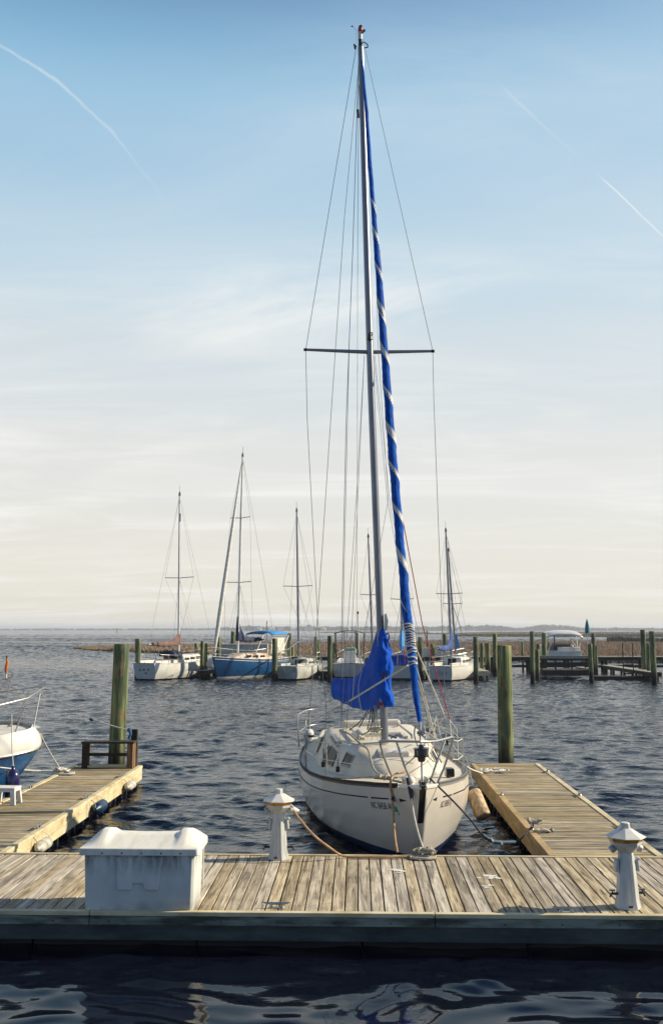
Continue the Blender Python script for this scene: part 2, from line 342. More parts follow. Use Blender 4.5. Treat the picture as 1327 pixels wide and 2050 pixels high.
def boxmat():
    t = NT('aged_white_dock_box'); t.set(.45, 0, 0, .5)
    a = t.noise(1.0, 6, .65, (7, 7, 1.2)); b = t.noise(2.6, 5, .6)
    c = t.mix(t.ramp(b, [(.35, 0.0), (.7, .6)]), lin('#cfd0c8'), lin('#a8aaa3'))
    sp = t.n('ShaderNodeSeparateXYZ'); t.l(t.tc.outputs['Object'], sp.inputs[0])
    m = t.n('ShaderNodeMapRange'); t.l(sp.outputs[2], m.inputs[0]); m.inputs[1].default_value = .36; m.inputs[2].default_value = .60
    dirt = t.math('MULTIPLY', t.ramp(a, [(.40, 0.0), (.58, .95)]), m.outputs[0])
    m2 = t.n('ShaderNodeMapRange'); t.l(sp.outputs[2], m2.inputs[0]); m2.inputs[1].default_value = .12; m2.inputs[2].default_value = .0
    dirt2 = t.math('MULTIPLY', t.ramp(b, [(.4, 0.0), (.62, .6)]), m2.outputs[0])
    t.col(t.mix(t.math('ADD', dirt, dirt2, clamp=True), c, lin('#4f5350'))); return t.m
mats()
# ------------------------------------------------------------------ water
DZ = 0.42                                   # deck level of the floating docks
Y0, Y1 = 10.9, 13.62                        # near and far edge of the main dock
def water():
    rows = [-60, -30, -12, -4, 0, 3] + list(5.0 * (700 / 5.0) ** (np.arange(1250) / 1249.0)) + [760, 850, 1000, 1200, 1500, 2200, 3600, 6200]
    cols = [-1.0, ] ; n = 460
    ys = np.array(rows); fine = np.linspace(-1, 1, n)
    hw = 0.46 * np.clip(ys, 6, 1e9) + 6.5
    X = fine[None, :] * hw[:, None]; out = np.full((len(ys), 1), 7000.0)
    X = np.hstack([-out, X, out]); Y = np.repeat(ys[:, None], n + 2, 1)
    Z = np.zeros_like(X); r = np.random.default_rng(5)
    cell = np.maximum(np.gradient(ys), 2 * hw / n)[:, None]
    # gentle domain warp so crests never line up
    wx = X + .35 * np.sin(Y * 1.1 + X * .45) + .2 * np.sin(X * 1.9 - Y * .7); wy = Y + .3 * np.sin(X * .8 + 1.3) + .15 * np.sin(Y * 2.3 + X * 1.4)
    shelter = 1 / (1 + np.exp(-(Y - 12.5) / .6))            # calmer on the near side of the dock
    for i in range(110):
        lam = .14 * (1.2 / .14) ** (r.random() ** 1.35); a = r.normal(R(86), R(30)); k = 2 * math.pi / lam
        slope = .029 * (lam / .5) ** -.05; ph = r.random() * 6.283
        att = np.clip((lam / cell - 2.0) / 2, 0, 1)
        calm = .08 if lam < .26 else (.42 if lam < .55 else .48)
        q = np.sin((wx * math.cos(a) + wy * math.sin(a)) * k + ph)
        Z += (slope / k) * q * att * (calm + (1 - calm) * shelter)
    Z = Z + 6.0 * np.clip(Z, 0, None) ** 2
    # distant chop: short random crests, a cell or two long
    nz = r.normal(size=X.shape); nz = (nz + .8 * np.roll(nz, 1, 1) + .8 * np.roll(nz, -1, 1)) / 1.5; dy = np.gradient(ys)[:, None]
    g = np.clip((Y - 22) / 45, 0, 1); pat = np.clip(.62 + .30 * np.sin(Y * .045 + 1.2 * np.sin(X * .02 + 1)) + .22 * np.sin(Y * .13 + X * .035 + 2 * np.sin(X * .011)), .2, 1.2)
    Z += nz * .15 * np.minimum(dy, 1.0) * g * pat * np.clip((720 - Y) / 100, 0, 1)
    Z[:, 0] = Z[:, -1] = 0; Z[:6] = 0
    m, w = X.shape; V = np.stack([X, Y, Z], -1).reshape(-1, 3)
    idx = np.arange(m * w).reshape(m, w); Fc = np.stack([idx[:-1, :-1], idx[:-1, 1:], idx[1:, 1:], idx[1:, :-1]], -1).reshape(-1, 4)
    me = bpy.data.meshes.new('water'); me.vertices.add(len(V)); me.vertices.foreach_set('co', V.ravel().astype(np.float32))
    me.loops.add(Fc.size); me.loops.foreach_set('vertex_index', Fc.ravel().astype(np.int32)); me.polygons.add(len(Fc))
    me.polygons.foreach_set('loop_start', np.arange(0, Fc.size, 4, dtype=np.int32)); me.polygons.foreach_set('loop_total', np.full(len(Fc), 4, np.int32))
    me.update(calc_edges=True); me.polygons.foreach_set('use_smooth', [True] * len(Fc))
    t = NT('river_water'); t.set(.06, 0, 0, .5); t.b.inputs['IOR'].default_value = 1.34; t.col(lin('#080c18'))
    geo = t.n('ShaderNodeNewGeometry'); sp = t.n('ShaderNodeSeparateXYZ'); t.l(geo.outputs['Position'], sp.inputs[0]); y = sp.outputs[1]
    def mr(v, a, b, c, d):
        q = t.n('ShaderNodeMapRange'); t.l(v, q.inputs[0])
        for i, k in enumerate((a, b, c, d)): q.inputs[i + 1].default_value = k
        return q.outputs[0]
    near = t.noise(4.2, 3, .5, (1, 1.5, 1), geo.outputs['Position']); mid = t.noise(1.5, 5, .6, (1, 1.7, 1), geo.outputs['Position'])
    far = t.noise(.35, 6, .65, (.6, 1.6, 1), geo.outputs['Position'])
    patch = t.noise(.035, 4, .6, (.35, 1.3, 1), geo.outputs['Position'])
    pf = t.ramp(patch, [(.38, .45), (.6, 1.0)])
    h = t.math('ADD', t.math('MULTIPLY', near, mr(y, 9, 16, .002, .034)), t.math('ADD', t.math('MULTIPLY', mid, mr(y, 12, 60, .0, .30)), t.math('MULTIPLY', far, mr(y, 50, 300, .0, 1.0))))
    b = t.bump(t.math('MULTIPLY', h, pf), 1.0, 1.0)
    # past the modelled waves the chop is finer than a pixel: tilt the normal itself so it keeps its slope
    mp = t.n('ShaderNodeMapping'); mp.inputs['Scale'].default_value = (1.0, 1.6, 1); t.l(geo.outputs['Position'], mp.inputs[0])
    nz = t.n('ShaderNodeTexNoise'); nz.inputs['Scale'].default_value = 1.3; nz.inputs['Detail'].default_value = 3; t.l(mp.outputs[0], nz.inputs['Vector'])
    v1 = t.n('ShaderNodeVectorMath', operation='SUBTRACT'); t.l(nz.outputs['Color'], v1.inputs[0]); v1.inputs[1].default_value = (.5, .5, .5)
    strk = t.noise(.09, 5, .65, (.25, 1.5, 1), geo.outputs['Position']); amp = t.math('MULTIPLY', mr(y, 30, 260, .9, 2.9), t.math('ADD', .35, t.math('MULTIPLY', t.ramp(strk, [(.36, 0.0), (.62, 1.0)]), .85)))
    v2 = t.n('ShaderNodeVectorMath', operation='SCALE'); t.l(v1.outputs[0], v2.inputs[0]); t.l(amp, v2.inputs['Scale'])
    v3 = t.n('ShaderNodeVectorMath', operation='MULTIPLY'); t.l(v2.outputs[0], v3.inputs[0]); v3.inputs[1].default_value = (1, 1, 0)
    v4 = t.n('ShaderNodeVectorMath', operation='ADD'); t.l(v3.outputs[0], v4.inputs[0]); v4.inputs[1].default_value = (0, 0, 1)
    v5 = t.n('ShaderNodeVectorMath', operation='NORMALIZE'); t.l(v4.outputs[0], v5.inputs[0])
    mxn = t.n('ShaderNodeMix', data_type='VECTOR'); t.l(mr(y, 350, 800, 0, 1), mxn.inputs[0]); t.l(b.outputs[0], mxn.inputs[4]); t.l(v5.outputs[0], mxn.inputs[5]); t.l(mxn.outputs[1], t.b.inputs['Normal'])
    t.l(mr(y, 20, 300, .05, .12), t.b.inputs['Roughness'])
    me.materials.append(t.m); o = bpy.data.objects.new('water', me); C.objects.link(o); tag(o, kind='structure')
    sm = MB(); sm.b2((-7000, -70, -9.5), (7000, 6300, -9.0)); s = sm.build('seabed', mk('mud', '#1d1c18'), None, 0); tag(s, kind='structure')
water()
# ------------------------------------------------------------------ docks
def plank_row(mb, a0, a1, lo, hi, axis, w=.140, pitch=.1475, zt=DZ, th=.04, jit=.006):
    n = int((a1 - a0) / pitch); pitch = (a1 - a0) / n
    for i in range(n):
        c = a0 + (i + .5) * pitch; ww = pitch - random.uniform(.011, .021); dz = random.uniform(-.003, .003); e = random.uniform(-jit, jit); tl = random.uniform(-.004, .004)
        if axis == 'Y': mb.box((c, (lo + hi) / 2 + e, zt - th / 2 + dz), (ww, hi - lo, th), (0, tl, 0))
        else: mb.box(((lo + hi) / 2 + e, c, zt - th / 2 + dz), (hi - lo, ww, th), (tl, 0, 0))
# main dock
t = thing('floating_dock', 'main grey plank dock running straight across the foreground', 'dock')
mb = MB(); plank_row(mb, -9.5, 9.5, Y0 + .05, Y1 - .07, 'Y'); mb.build('deck', MAT['deck_y'], t, 0, bevel=.004, seg=1)
mb = MB()
for a, b in ((-9.5, -2.965), (-2.955, .835), (.845, 9.5)): mb.b2((a, Y0 - .035, DZ - .035), (b, Y0 + .045, DZ + .012))
mb.build('edge_lip', MAT['edge'], t, 0, bevel=.006)
mb = MB()
for a, b in ((-9.5, -2.965), (-2.955, .835), (.845, 9.5)): mb.b2((a, Y0 - .03, DZ - .125), (b, Y0 + .04, DZ - .038)); mb.b2((a, Y0 - .045, DZ - .128), (b, Y0 - .028, DZ - .104))
mb.build('rub_rail', MAT['rail'], t, 0, bevel=.004)
each('bolt', MAT['black'], t, [MB().lathe([(.009, -.004), (.007, .004)], 8, (x, Y0 - .032, DZ - .092), 'Y') for x in np.arange(-4.6, 4.6, .62)])
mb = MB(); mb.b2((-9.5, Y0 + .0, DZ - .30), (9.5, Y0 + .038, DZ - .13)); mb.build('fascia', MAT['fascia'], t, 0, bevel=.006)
for x in (1.58, 5.62):
    mb = MB(); mb.b2((x - .07, Y0 - .012, DZ - .20), (x + .07, Y0 - .001, DZ - .14)); [mb.lathe([(.013, -.01), (.01, .0)], 8, (x + d, Y0 - .012, DZ - .17), 'Y') for d in (-.035, .035)]; mb.build('bracket_plate', MAT['fascia'], t, 30)
mb = MB(); mb.b2((-9.5, Y1 - .06, DZ - .26), (9.5, Y1, DZ + .010)); mb.build('back_edge_board', MAT['edge'], t, 0, bevel=.005)
for i, x in enumerate(np.arange(-9.2, 9, 1.85)):
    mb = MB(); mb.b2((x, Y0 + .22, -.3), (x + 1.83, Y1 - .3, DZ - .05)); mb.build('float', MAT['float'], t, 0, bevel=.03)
def splat(name, x, y, r, seed, parent):
    rr = random.Random(seed); bm_ = MB()
    for q in range(5):
        cx, cy = x + rr.uniform(-r, r) * .9, y + rr.uniform(-r, r) * .8; k = 11; s0 = r * rr.uniform(.3, .7)
        ps = [(cx + s0 * rr.uniform(.4, 1.25) * math.cos(6.283 * j / k), cy + s0 * rr.uniform(.3, 1.0) * math.sin(6.283 * j / k)) for j in range(k)]
        bm_.prism(ps, DZ + .0035, DZ + .0045 + q * .0004, 'XY')
    return bm_.build(name, MAT['dropping'], parent, 0)
for px, py, r, s in ((803, 1744, .12, 1), (975, 1757, .13, 2), (993, 1756, .10, 9), (978, 1775, .07, 4)):
    q = P(px, py, z=DZ); splat('bird_dropping', q.x, q.y, r, s, t)
# finger docks
def finger(name_label, x0, x1, ya, yb, near_side, mat_near, mat_far):
    t = thing('floating_dock', name_label, 'dock', (0, 0, 0)); mb = MB(); plank_row(mb, ya, yb - .03, x0 + .07, x1 - .07, 'X'); mb.build('deck', MAT['deck_x'], t, 0, bevel=.004, seg=1)
    for x, m in ((x0, mat_near), (x1, mat_far)):
        mb = MB(); s = 1 if x == x0 else -1
        y = ya
        while y < yb:
            e = min(y + 3.1, yb); mb.b2((x - .03 if s > 0 else x - .075, y + .004, DZ - .045), (x + .075 if s > 0 else x + .03, e - .004, DZ + .016)); y = e
        mb.build('edge_lip', m, t, 0, bevel=.008)
        mb = MB(); y = ya
        while y < yb:
            e = min(y + 2.6, yb); mb.b2((x - .018, y + .003, DZ - .30), (x + .018, e - .003, DZ - .046)); mb.b2((x - .026, y + .003, DZ - .16), (x + .026, e - .003, DZ - .13)); y = e
        mb.build('edge_board', m, t, 0, bevel=.006)
    mb = MB(); mb.b2((x0 + .03, yb - .03, DZ - .28), (x1 - .03, yb + .01, DZ + .010)); mb.build('end_board', MAT['edge'], t, 0, bevel=.006)
    y = ya + .25
    while y < yb - .5:
        mb = MB(); mb.b2((x0 + .10, y, -.35), (x1 - .10, y + .62, DZ - .05)); mb.build('float', MAT['float'], t, 0, bevel=.03)
        each('float_bracket', MAT['float_rib'], t, [MB().b2((xx - .03, y + d, -.3), (xx + .03, y + d + .07, DZ - .12)) for xx in (x0 + .08, x1 - .08) for d in (.0, .42)], smooth=0, bevel=.01)
        y += .95
    return t
LX0, LX1, LY = -6.45, -4.93, P(160, 1533, z=DZ).y
RX0, RX1, RY = P(945, 1530, z=DZ).x, P(1075, 1529, z=DZ).x, P(1010, 1529, z=DZ).y
finger('narrow plank finger dock on the left with a bench frame at its far end', LX0, LX1, Y1 + .004, LY, 1, MAT['edge'], MAT['edge'])
finger('narrow plank finger dock on the right beside the blue covered sailboat', RX0, RX1, Y1 + .004, RY, 1, MAT['edge_bounce_lit'], MAT['edge'])
# ------------------------------------------------------------------ cleats
def cleat(loc, rz, label, s=1.0):
    m = MB(); m.tube([(-.15, 0, .062), (-.10, 0, .052), (-.05, 0, .05), (.05, 0, .05), (.10, 0, .052), (.15, 0, .062)], [.007, .012, .015, .015, .012, .007], 8, sm=3)
    for x in (-.045, .045): m.tube([(x * 1.5, 0, .0), (x, 0, .045)], [.022, .013], 8)
    m.box((0, 0, .005), (.15, .055, .01)); o = m.build('dock_cleat', MAT['alu'], None, 40); o.location = loc; o.rotation_euler = (0, 0, rz); o.scale = (s, s, s)
    return tag(o, label, 'cleat', 'metal cleats along the floating docks')
def on(px, py, z=DZ): return P(px, py, z=z)
q = on(553, 1818, DZ); cleat((q.x, q.y, DZ), 0, 'grey cleat at the front edge of the main dock, left of centre')
q = on(1133, 1827, DZ); cleat((q.x, q.y, DZ), 0, 'grey cleat at the front edge of the main dock in the right pedestal shadow')
q = on(850, 1713, DZ + .02); cleat((q.x, Y1 - .09, DZ + .012), 0, 'cleat wrapped in bow line on the back edge of the main dock', 1.15); BOWCLEAT = Vector((q.x, Y1 - .09, DZ + .05))
for (px, py), l in {(244, 1556): 'cleat on the left finger dock nearest the bench frame', (173, 1600): 'cleat on the left finger dock above the blue fender', (66, 1660): 'cleat on the left finger dock nearest the main dock'}.items():
    q = on(px, py); cleat((LX1 - .05, q.y, DZ + .016), R(90), l)
q = on(124, 1549); cleat((LX0 + .06, q.y, DZ + .016), R(90), 'cleat under white knotted rope on the far edge of the left finger dock'); LCLEAT = Vector((LX0 + .06, q.y, DZ + .06))
q = on(60, 1579); cleat((LX0 + .06, q.y, DZ + .016), R(90), 'bare cleat on the far edge of the left finger dock behind the stool')
for (px, py), l in {(1010, 1593): 'bare cleat midway along the left edge of the right finger dock', (1072, 1662): 'cleat under the knotted grey rope on the right finger dock'}.items():
    q = on(px, py); cleat((RX0 + .05, q.y, DZ + .016), R(90), l)
RCLEAT = Vector((RX0 + .07, on(1072, 1662).y, DZ + .07))
for (px, py), l in {(1096, 1546): 'farthest cleat on the outer right edge of the right finger dock', (1160, 1594): 'middle cleat on the outer right edge of the right finger dock', (1243, 1657): 'cleat behind the cap of the right power pedestal'}.items():
    q = on(px, py); cleat((RX1 - .02, q.y, DZ + .016), R(90), l)
# ------------------------------------------------------------------ foreground pilings
def piling(X, Y, top, r, label, lean=(0, 0), name='piling', group='round wooden mooring pilings', cap=None, bottom=-.6):
    m = MB(); secs = []; ph = random.random() * 6
    for z in np.linspace(0, 1, 14):
        zz = bottom + (top - bottom) * z; rr = r * (1.05 - .09 * z)
        secs.append([(rr * (1 + .018 * math.sin(3 * a + ph + z * 2) + .012 * math.sin(7 * a + z * 9)) * math.cos(a), rr * (1 + .018 * math.cos(2 * a + ph)) * math.sin(a), zz) for a in np.linspace(0, 2 * math.pi, 20, endpoint=False)])
    secs.append([(p[0] * .93, p[1] * .93, top + .012) for p in secs[-1]])
    m.loft(secs); o = m.build(name, MAT['piling'], None, 50); o.location = (X, Y, 0); o.rotation_euler = (R(lean[1]), R(lean[0]), 0)
    return tag(o, label, 'piling', group)
def piling_px(xc, ytop, Y, wpx, label, lean=0, **k):
    a = P(xc, ytop, Y=Y); return piling(a.x - lean * 0, Y, a.z, wpx / 2 / F * Y, label, (lean, 0), **k)
a = P(233, 1527, Y=LY + .22); piling(a.x, LY + .22, P(239, 1290, Y=LY + .22).z, .185, 'thick greenish piling at the end of the left finger dock', (1.1, 0))
a = P(1012, 1525, Y=RY + .25); piling(a.x, RY + .25, P(1012, 1293, Y=RY + .25).z, .178, 'thick greenish piling at the end of the right finger dock', (.3, 0))
# ------------------------------------------------------------------ bench frame with tall post at the end of the left finger
q = on(163, 1535); yb = LY - .28; x0 = P(162, 1536, Y=yb).x + .04; x1 = P(272, 1536, Y=yb).x - .02
t = thing('bench_frame', 'dark timber bench frame on the end of the left finger dock', 'bench', ((x0 + x1) / 2, yb, DZ)); w = (x1 - x0) / 2
m = MB(); m.b2((-w, -.16, .545), (w, .16, .59)); m.build('top_board', MAT['darkwood'], t, 0, bevel=.006)
for s in (-1, 1):
    m = MB(); m.b2((s * w - s * .02, -.15, 0), (s * w - s * .15, -.02, .54)); m.build('leg', MAT['darkwood' if s < 0 else 'redwood'], t, 0, bevel=.006)
    m = MB(); m.b2((s * w - s * .02, .02, 0), (s * w - s * .13, .15, .54)); m.build('leg', MAT['redwood'], t, 0, bevel=.006)
m = MB(); m.b2((-w + .15, -.06, .26), (w - .15, -.02, .33)); m.build('rail', MAT['darkwood'], t, 0, bevel=.005)
m = MB(); m.b2((-w + .15, -.14, .012), (w - .15, .14, .06)); m.build('bottom_board', MAT['edge'], t, 0, bevel=.005)
m = MB(); m.b2((w - .14, .165, -.1), (w + .0, .29, .83)); m.build('tall_post', MAT['darkwood'], t, 0, bevel=.006)
t2 = thing('boathook', 'pale boathook with a blue handle lashed to the tall bench post', 'boathook', (0, 0, 0))
A, B = P(183, 1441, Y=yb + .3), P(257, 1462, Y=yb + .1)
MB().tube([A, B], .014, 8).build('shaft', MAT['rope_white'], t2)
A2 = P(175, 1444, Y=yb + .35); MB().tube([P(168, 1440, Y=yb + .36), P(171, 1448, Y=yb + .36), P(178, 1449, Y=yb + .33), A], .011, 8, sm=4).build('hook', MAT['steel'], t2)
MB().tube([B, P(262, 1463, Y=yb + .1)], .035, 8).build('handle', MAT['wire_blue'], t2)
MB().tube([P(180, 1439, Y=yb + .3), P(187, 1443, Y=yb + .3)], .03, 8).build('collar', MAT['wire_blue'], t2)
MB().tube([P(259, 1458, Y=yb + .08), P(262, 1470, Y=yb + .06), P(259, 1476, Y=yb + .06), P(262, 1481, Y=yb + .06)], [.05, .03, .035, .015], 8, sm=3).build('lashing', MAT['wire_blue'], t2)
# ------------------------------------------------------------------ dock box
fl, fr = on(170, 1823), on(386, 1823); bw = fr.x - fl.x; by = fl.y; bd = .56
t = thing('dock_box', 'big weathered white dock box with a curved saddle lid', 'dock box', ((fl.x + fr.x) / 2, by + bd / 2, DZ)); hx = bw / 2; H = .615
m = MB(); secs = []
for z, e in ((0, 0), (.015, .004), (.3, .012), (H, .022)):
    secs.append([(sx * (hx + e - .0) - sx * (.03 if k else 0), sy * (bd / 2 + e) - sy * (0 if k else .03), z) for sx, sy, k in ((-1, -1, 0), (-1, -1, 1), (1, -1, 1), (1, -1, 0), (1, 1, 0), (1, 1, 1), (-1, 1, 1), (-1, 1, 0))])
m.loft(secs); body = m.build('body', MAT['box'], t, 30, bevel=.006)
# raised latch panel: a long U with a notch in its foot
yf = -bd / 2 - .016
def strip(pts, r, y):
    mm = MB(); mm.tube([(x, y + .0 * z, z) for x, z in pts], r, 6); return mm
ol = [(-.25, .585), (-.215, .225), (-.06, .225), (-.04, .30), (.065, .30), (.095, .225), (.235, .225), (.29, .585)]
mm = MB(); mm.prism([(x - .02, z) for x, z in ol], yf - .022, yf + .02, 'XZ'); mm.build('latch_panel', MAT['box'], t, 0, bevel=.012)
# lid
m = MB(); ox = .068
m.loft([[(sx * (hx + ox) - sx * (.02 if k else 0), sy * (bd / 2 + ox) - sy * (0 if k else .02), z) for sx, sy, k in ((-1, -1, 0), (-1, -1, 1), (1, -1, 1), (1, -1, 0), (1, 1, 0), (1, 1, 1), (-1, 1, 1), (-1, 1, 0))] for z in (.0, .075)])
lid = m.build('lid', MAT['boxlid'], t, 30, bevel=.008, loc=(0, 0, H - .01))
m = MB(); nx, ny = 60, 30; rows = []
def sm01(x): x = max(0, min(1, x)); return x * x * (3 - 2 * x)
for j in range(ny + 1):
    b = j / ny; row = []
    for i in range(nx + 1):
        a = i / nx; u = min(a, 1 - a); ridge = min(1, u / .12) * (.142 - .050 * min(1, max(0, (u - .18) / .045)) - .016 * math.sin(math.pi * min(1, max(0, (u - .2) / .3)) * .5))
        fb = (b / .52) if b < .52 else 1 - .35 * sm01((b - .6) / .4); fb = max(0, fb) ** 1.0
        z = min(ridge, .02 + .40 * min(u * 2.4, 1)) * fb
        row.append(((a - .5) * 2 * (hx + ox - .006), (b - .5) * (bd + 2 * ox - .012), H + .066 + max(z, 0)))
    rows.append(row)
m.grid(rows); m.build('lid_dome', MAT['boxlid'], lid, 24).location = (0, 0, -H + .01)
for k in range(5):
    MB().lathe([(.009, -.006), (.007, .002)], 8, ((-.36 + k * .195) * 1.12, -bd / 2 - ox - .001, .03), 'Y').build('screw', MAT['black'], lid)
MB().b2((hx + .018, bd / 2 - .02, .12), (hx + .038, bd / 2 - .005, H)).build('side_flange', MAT['boxlid'], t, 0, bevel=.004)
# ------------------------------------------------------------------ power pedestals
def pedestal(loc, rz, label, plug=False):
    t = thing('power_pedestal', label, 'power pedestal', loc, rz, 'lighthouse shaped power pedestals'); o8 = R(22.5)
    m = MB(); m.lathe([(.150, 0), (.146, .02), (.128, .1), (.088, .60)], 8, rot=o8); m.build('post', MAT['ped'], t, 20, bevel=.004)
    m = MB(); m.box((0, -.128, .3), (.012, .012, .5), (R(-6.3), 0, 0)); m.build('door_seam', MAT['ped'], t, 0)
    m = MB(); m.lathe([(.088, .60), (.10, .615), (.174, .69), (.178, .722)], 8, rot=o8); m.build('collar', MAT['ped'], t, 20, bevel=.003)
    m = MB(); m.lathe([(.178, .722), (.190, .732), (.202, .768), (.172, .774)], 8, rot=o8); m.build('lens', MAT['amber'], t, 20)
    m = MB(); m.lathe([(.185, .766), (.226, .768), (.228, .776), (.15, .815), (.075, .860), (.06, .862)], 8, rot=o8); cap = m.build('cap', MAT['pedcap'], t, 20, bevel=.003)
    m = MB(); m.lathe([(.056, .858), (.054, .915), (.045, .925)], 8, rot=o8); m.build('finial', MAT['pedcap'], cap, 20, bevel=.003)
    for s in (-1, 1):
        m = MB(); m.box((s * .118, 0, .46), (.035, .085, .14), (0, R(-s * 6), 0)); m.box((s * .137, -.0, .53), (.03, .1, .02)); m.build('outlet_cover', MAT['ped'], t, 30, bevel=.008)
        m = MB(); m.lathe([(.045, 0), (.045, .05), (.03, .06)], 10, (0, 0, 0), 'Z', mat=Matrix.Translation((s * .135, 0, .655)) @ Matrix.Rotation(R(s * 125), 4, 'Y')); m.build('socket', MAT['pedcap' if s > 0 else 'box'], t, 40, bevel=.003)
        m = MB(); m.tube([(s * .12, 0, .15), (s * .19, 0, .15), (s * .205, 0, .115)], [.016, .014, .012], 8); m.lathe([(.034, -.006), (.034, .006)], 10, (s * .175, 0, .19), 'Z'); m.tube([(s * .175, 0, .15), (s * .175, 0, .19)], .007, 6); m.build('faucet', MAT['black'], t, 40)
    MB().b2((-.05, -.153, .03), (-.005, -.135, .05)).build('vent', MAT['black'], t, 0)
    if plug:
        MB().lathe([(.05, 0), (.052, .05), (.035, .09), (.018, .13)], 12, mat=Matrix.Translation((.155, -.03, .65)) @ Matrix.Rotation(R(100), 4, 'Y') @ Matrix.Rotation(R(-15), 4, 'X')).build('plug', MAT['pedcap'], t, 40)
        MB().tube([(.16, -.03, .72), (.19, -.04, .7), (.215, -.05, .655)], .012, 6, sm=3).build('plug_cover', MAT['rope_white'], t)
    return t
a = on(557, 1720); PED = Vector((a.x, Y1 - .22, DZ)); pedestal(PED, 0, 'white power pedestal with a cord plugged in, on the back edge of the dock', True)
a = on(1256, 1816); pedestal((a.x, a.y, DZ), R(8), 'white power pedestal with no cord, at the right end of the dock')
# ------------------------------------------------------------------ stool
a = on(13, 1610)
t = thing('step_stool', 'small white plastic step stool at the left edge of the picture', 'stool', (a.x - .02, a.y + .05, DZ), R(-4)); sw, sd, sh = .22, .15, .30
MB().b2((-sw, -sd, sh - .03), (sw, sd, sh)).build('seat', MAT['plastic'], t, 0, bevel=.018)
MB().b2((-sw + .015, -sd + .012, sh - .075), (sw - .015, sd - .012, sh - .031)).build('apron', MAT['plastic'], t, 0, bevel=.008)
for sx in (-1, 1):
    for sy in (-1, 1):
        m = MB(); m.loft([[(sx * (sw - .0 - e) + dx, sy * (sd - .0 - e) + dy, z) for dx, dy in (((0, 0), (-sx * .085, 0), (-sx * .085, -sy * .05), (0, -sy * .05)))] for z, e in ((0, -.015), (sh - .035, .012))]); m.build('leg', MAT['plastic'], t, 0, bevel=.006)
# ------------------------------------------------------------------ fenders
def hfender(px, py, L, r, mat, label, tint=None, ang=90):
    r *= .85
    q = P(px, py, z=.22); y = q.y; x = LX1 + r + .03
    t = thing('boat_fender', label, 'fender', (x, y, .24), 0, 'fenders hung on the side of the left finger dock')
    prof = [(.02, -L / 2 - .05), (.035, -L / 2 - .04), (.04, -L / 2), (r * .8, -L / 2 + .04), (r, -L / 2 + .1), (r, L / 2 - .1), (r * .8, L / 2 - .04), (.04, L / 2), (.035, L / 2 + .04), (.02, L / 2 + .05)]
    MB().lathe(prof, 18, axis='Y').build('body', MAT[mat], t, 50)
    for s in (-1, 1): MB().tube([(0, s * (L / 2 + .04), 0), (-.02, s * (L / 2 + .0), .1), (-r - .06, s * (L / 2 - .08), .20)], .007, 6, sm=3).build('lanyard', MAT['rope_white' if s > 0 else 'rope'], t)
    return t
hfender(97, 1694, .52, .105, 'fender', 'scuffed white fender nearest the main dock on the left finger')
hfender(193, 1617, .56, .125, 'bluevinyl', 'dark blue fender midway along the left finger dock')
hfender(262, 1574, .52, .11, 'fender', 'white fender nearest the far end of the left finger dock')
A, B = P(947, 1586, Y=17.9), P(967, 1634, Y=17.6); d = (B - A)
t = thing('boat_fender', 'large scuffed tan cylinder fender between the sailboat and right finger dock', 'fender', A)
rot = d.to_track_quat('Z', 'Y').to_matrix().to_4x4(); L = d.length
MB().lathe([(.13, 0), (.138, .02), (.138, L), (.12, L + .02)], 22, mat=rot).build('body', MAT['logfender'], t, 50)
MB().lathe([(.04, -.1), (.09, -.08), (.125, -.02), (.132, .0)], 18, mat=rot).build('cap', MAT['rope_dark'], t, 50)
MB().tube([(0, 0, .08), (-.06, 0, .35), (-.12, .1, .62)], .01, 6, sm=3).build('lanyard', MAT['rope'], t)
# ------------------------------------------------------------------ coils of rope on the docks
def coil(c, r, turns, rr, z, seed, sx=1.0, sy=.62):
    rd = random.Random(seed); pts = []
    for i in range(int(turns * 14)):
        a = i / 14 * 2 * math.pi; q = r * (.45 + .55 * (i / (turns * 14)))
        pts.append((c[0] + sx * q * math.cos(a) + rd.uniform(-.008, .008), c[1] + sy * q * math.sin(a) + rd.uniform(-.008, .008), z + rr + rd.uniform(0, rr * .8)))
    return pts
def knot(mb, c, r, rr, seed, n=26):
    rd = random.Random(seed); mb.tube([(c[0] + rd.uniform(-r, r), c[1] + rd.uniform(-r, r) * .8, c[2] + rd.uniform(-.02, .05)) for _ in range(n)], rr, 7, sm=3)
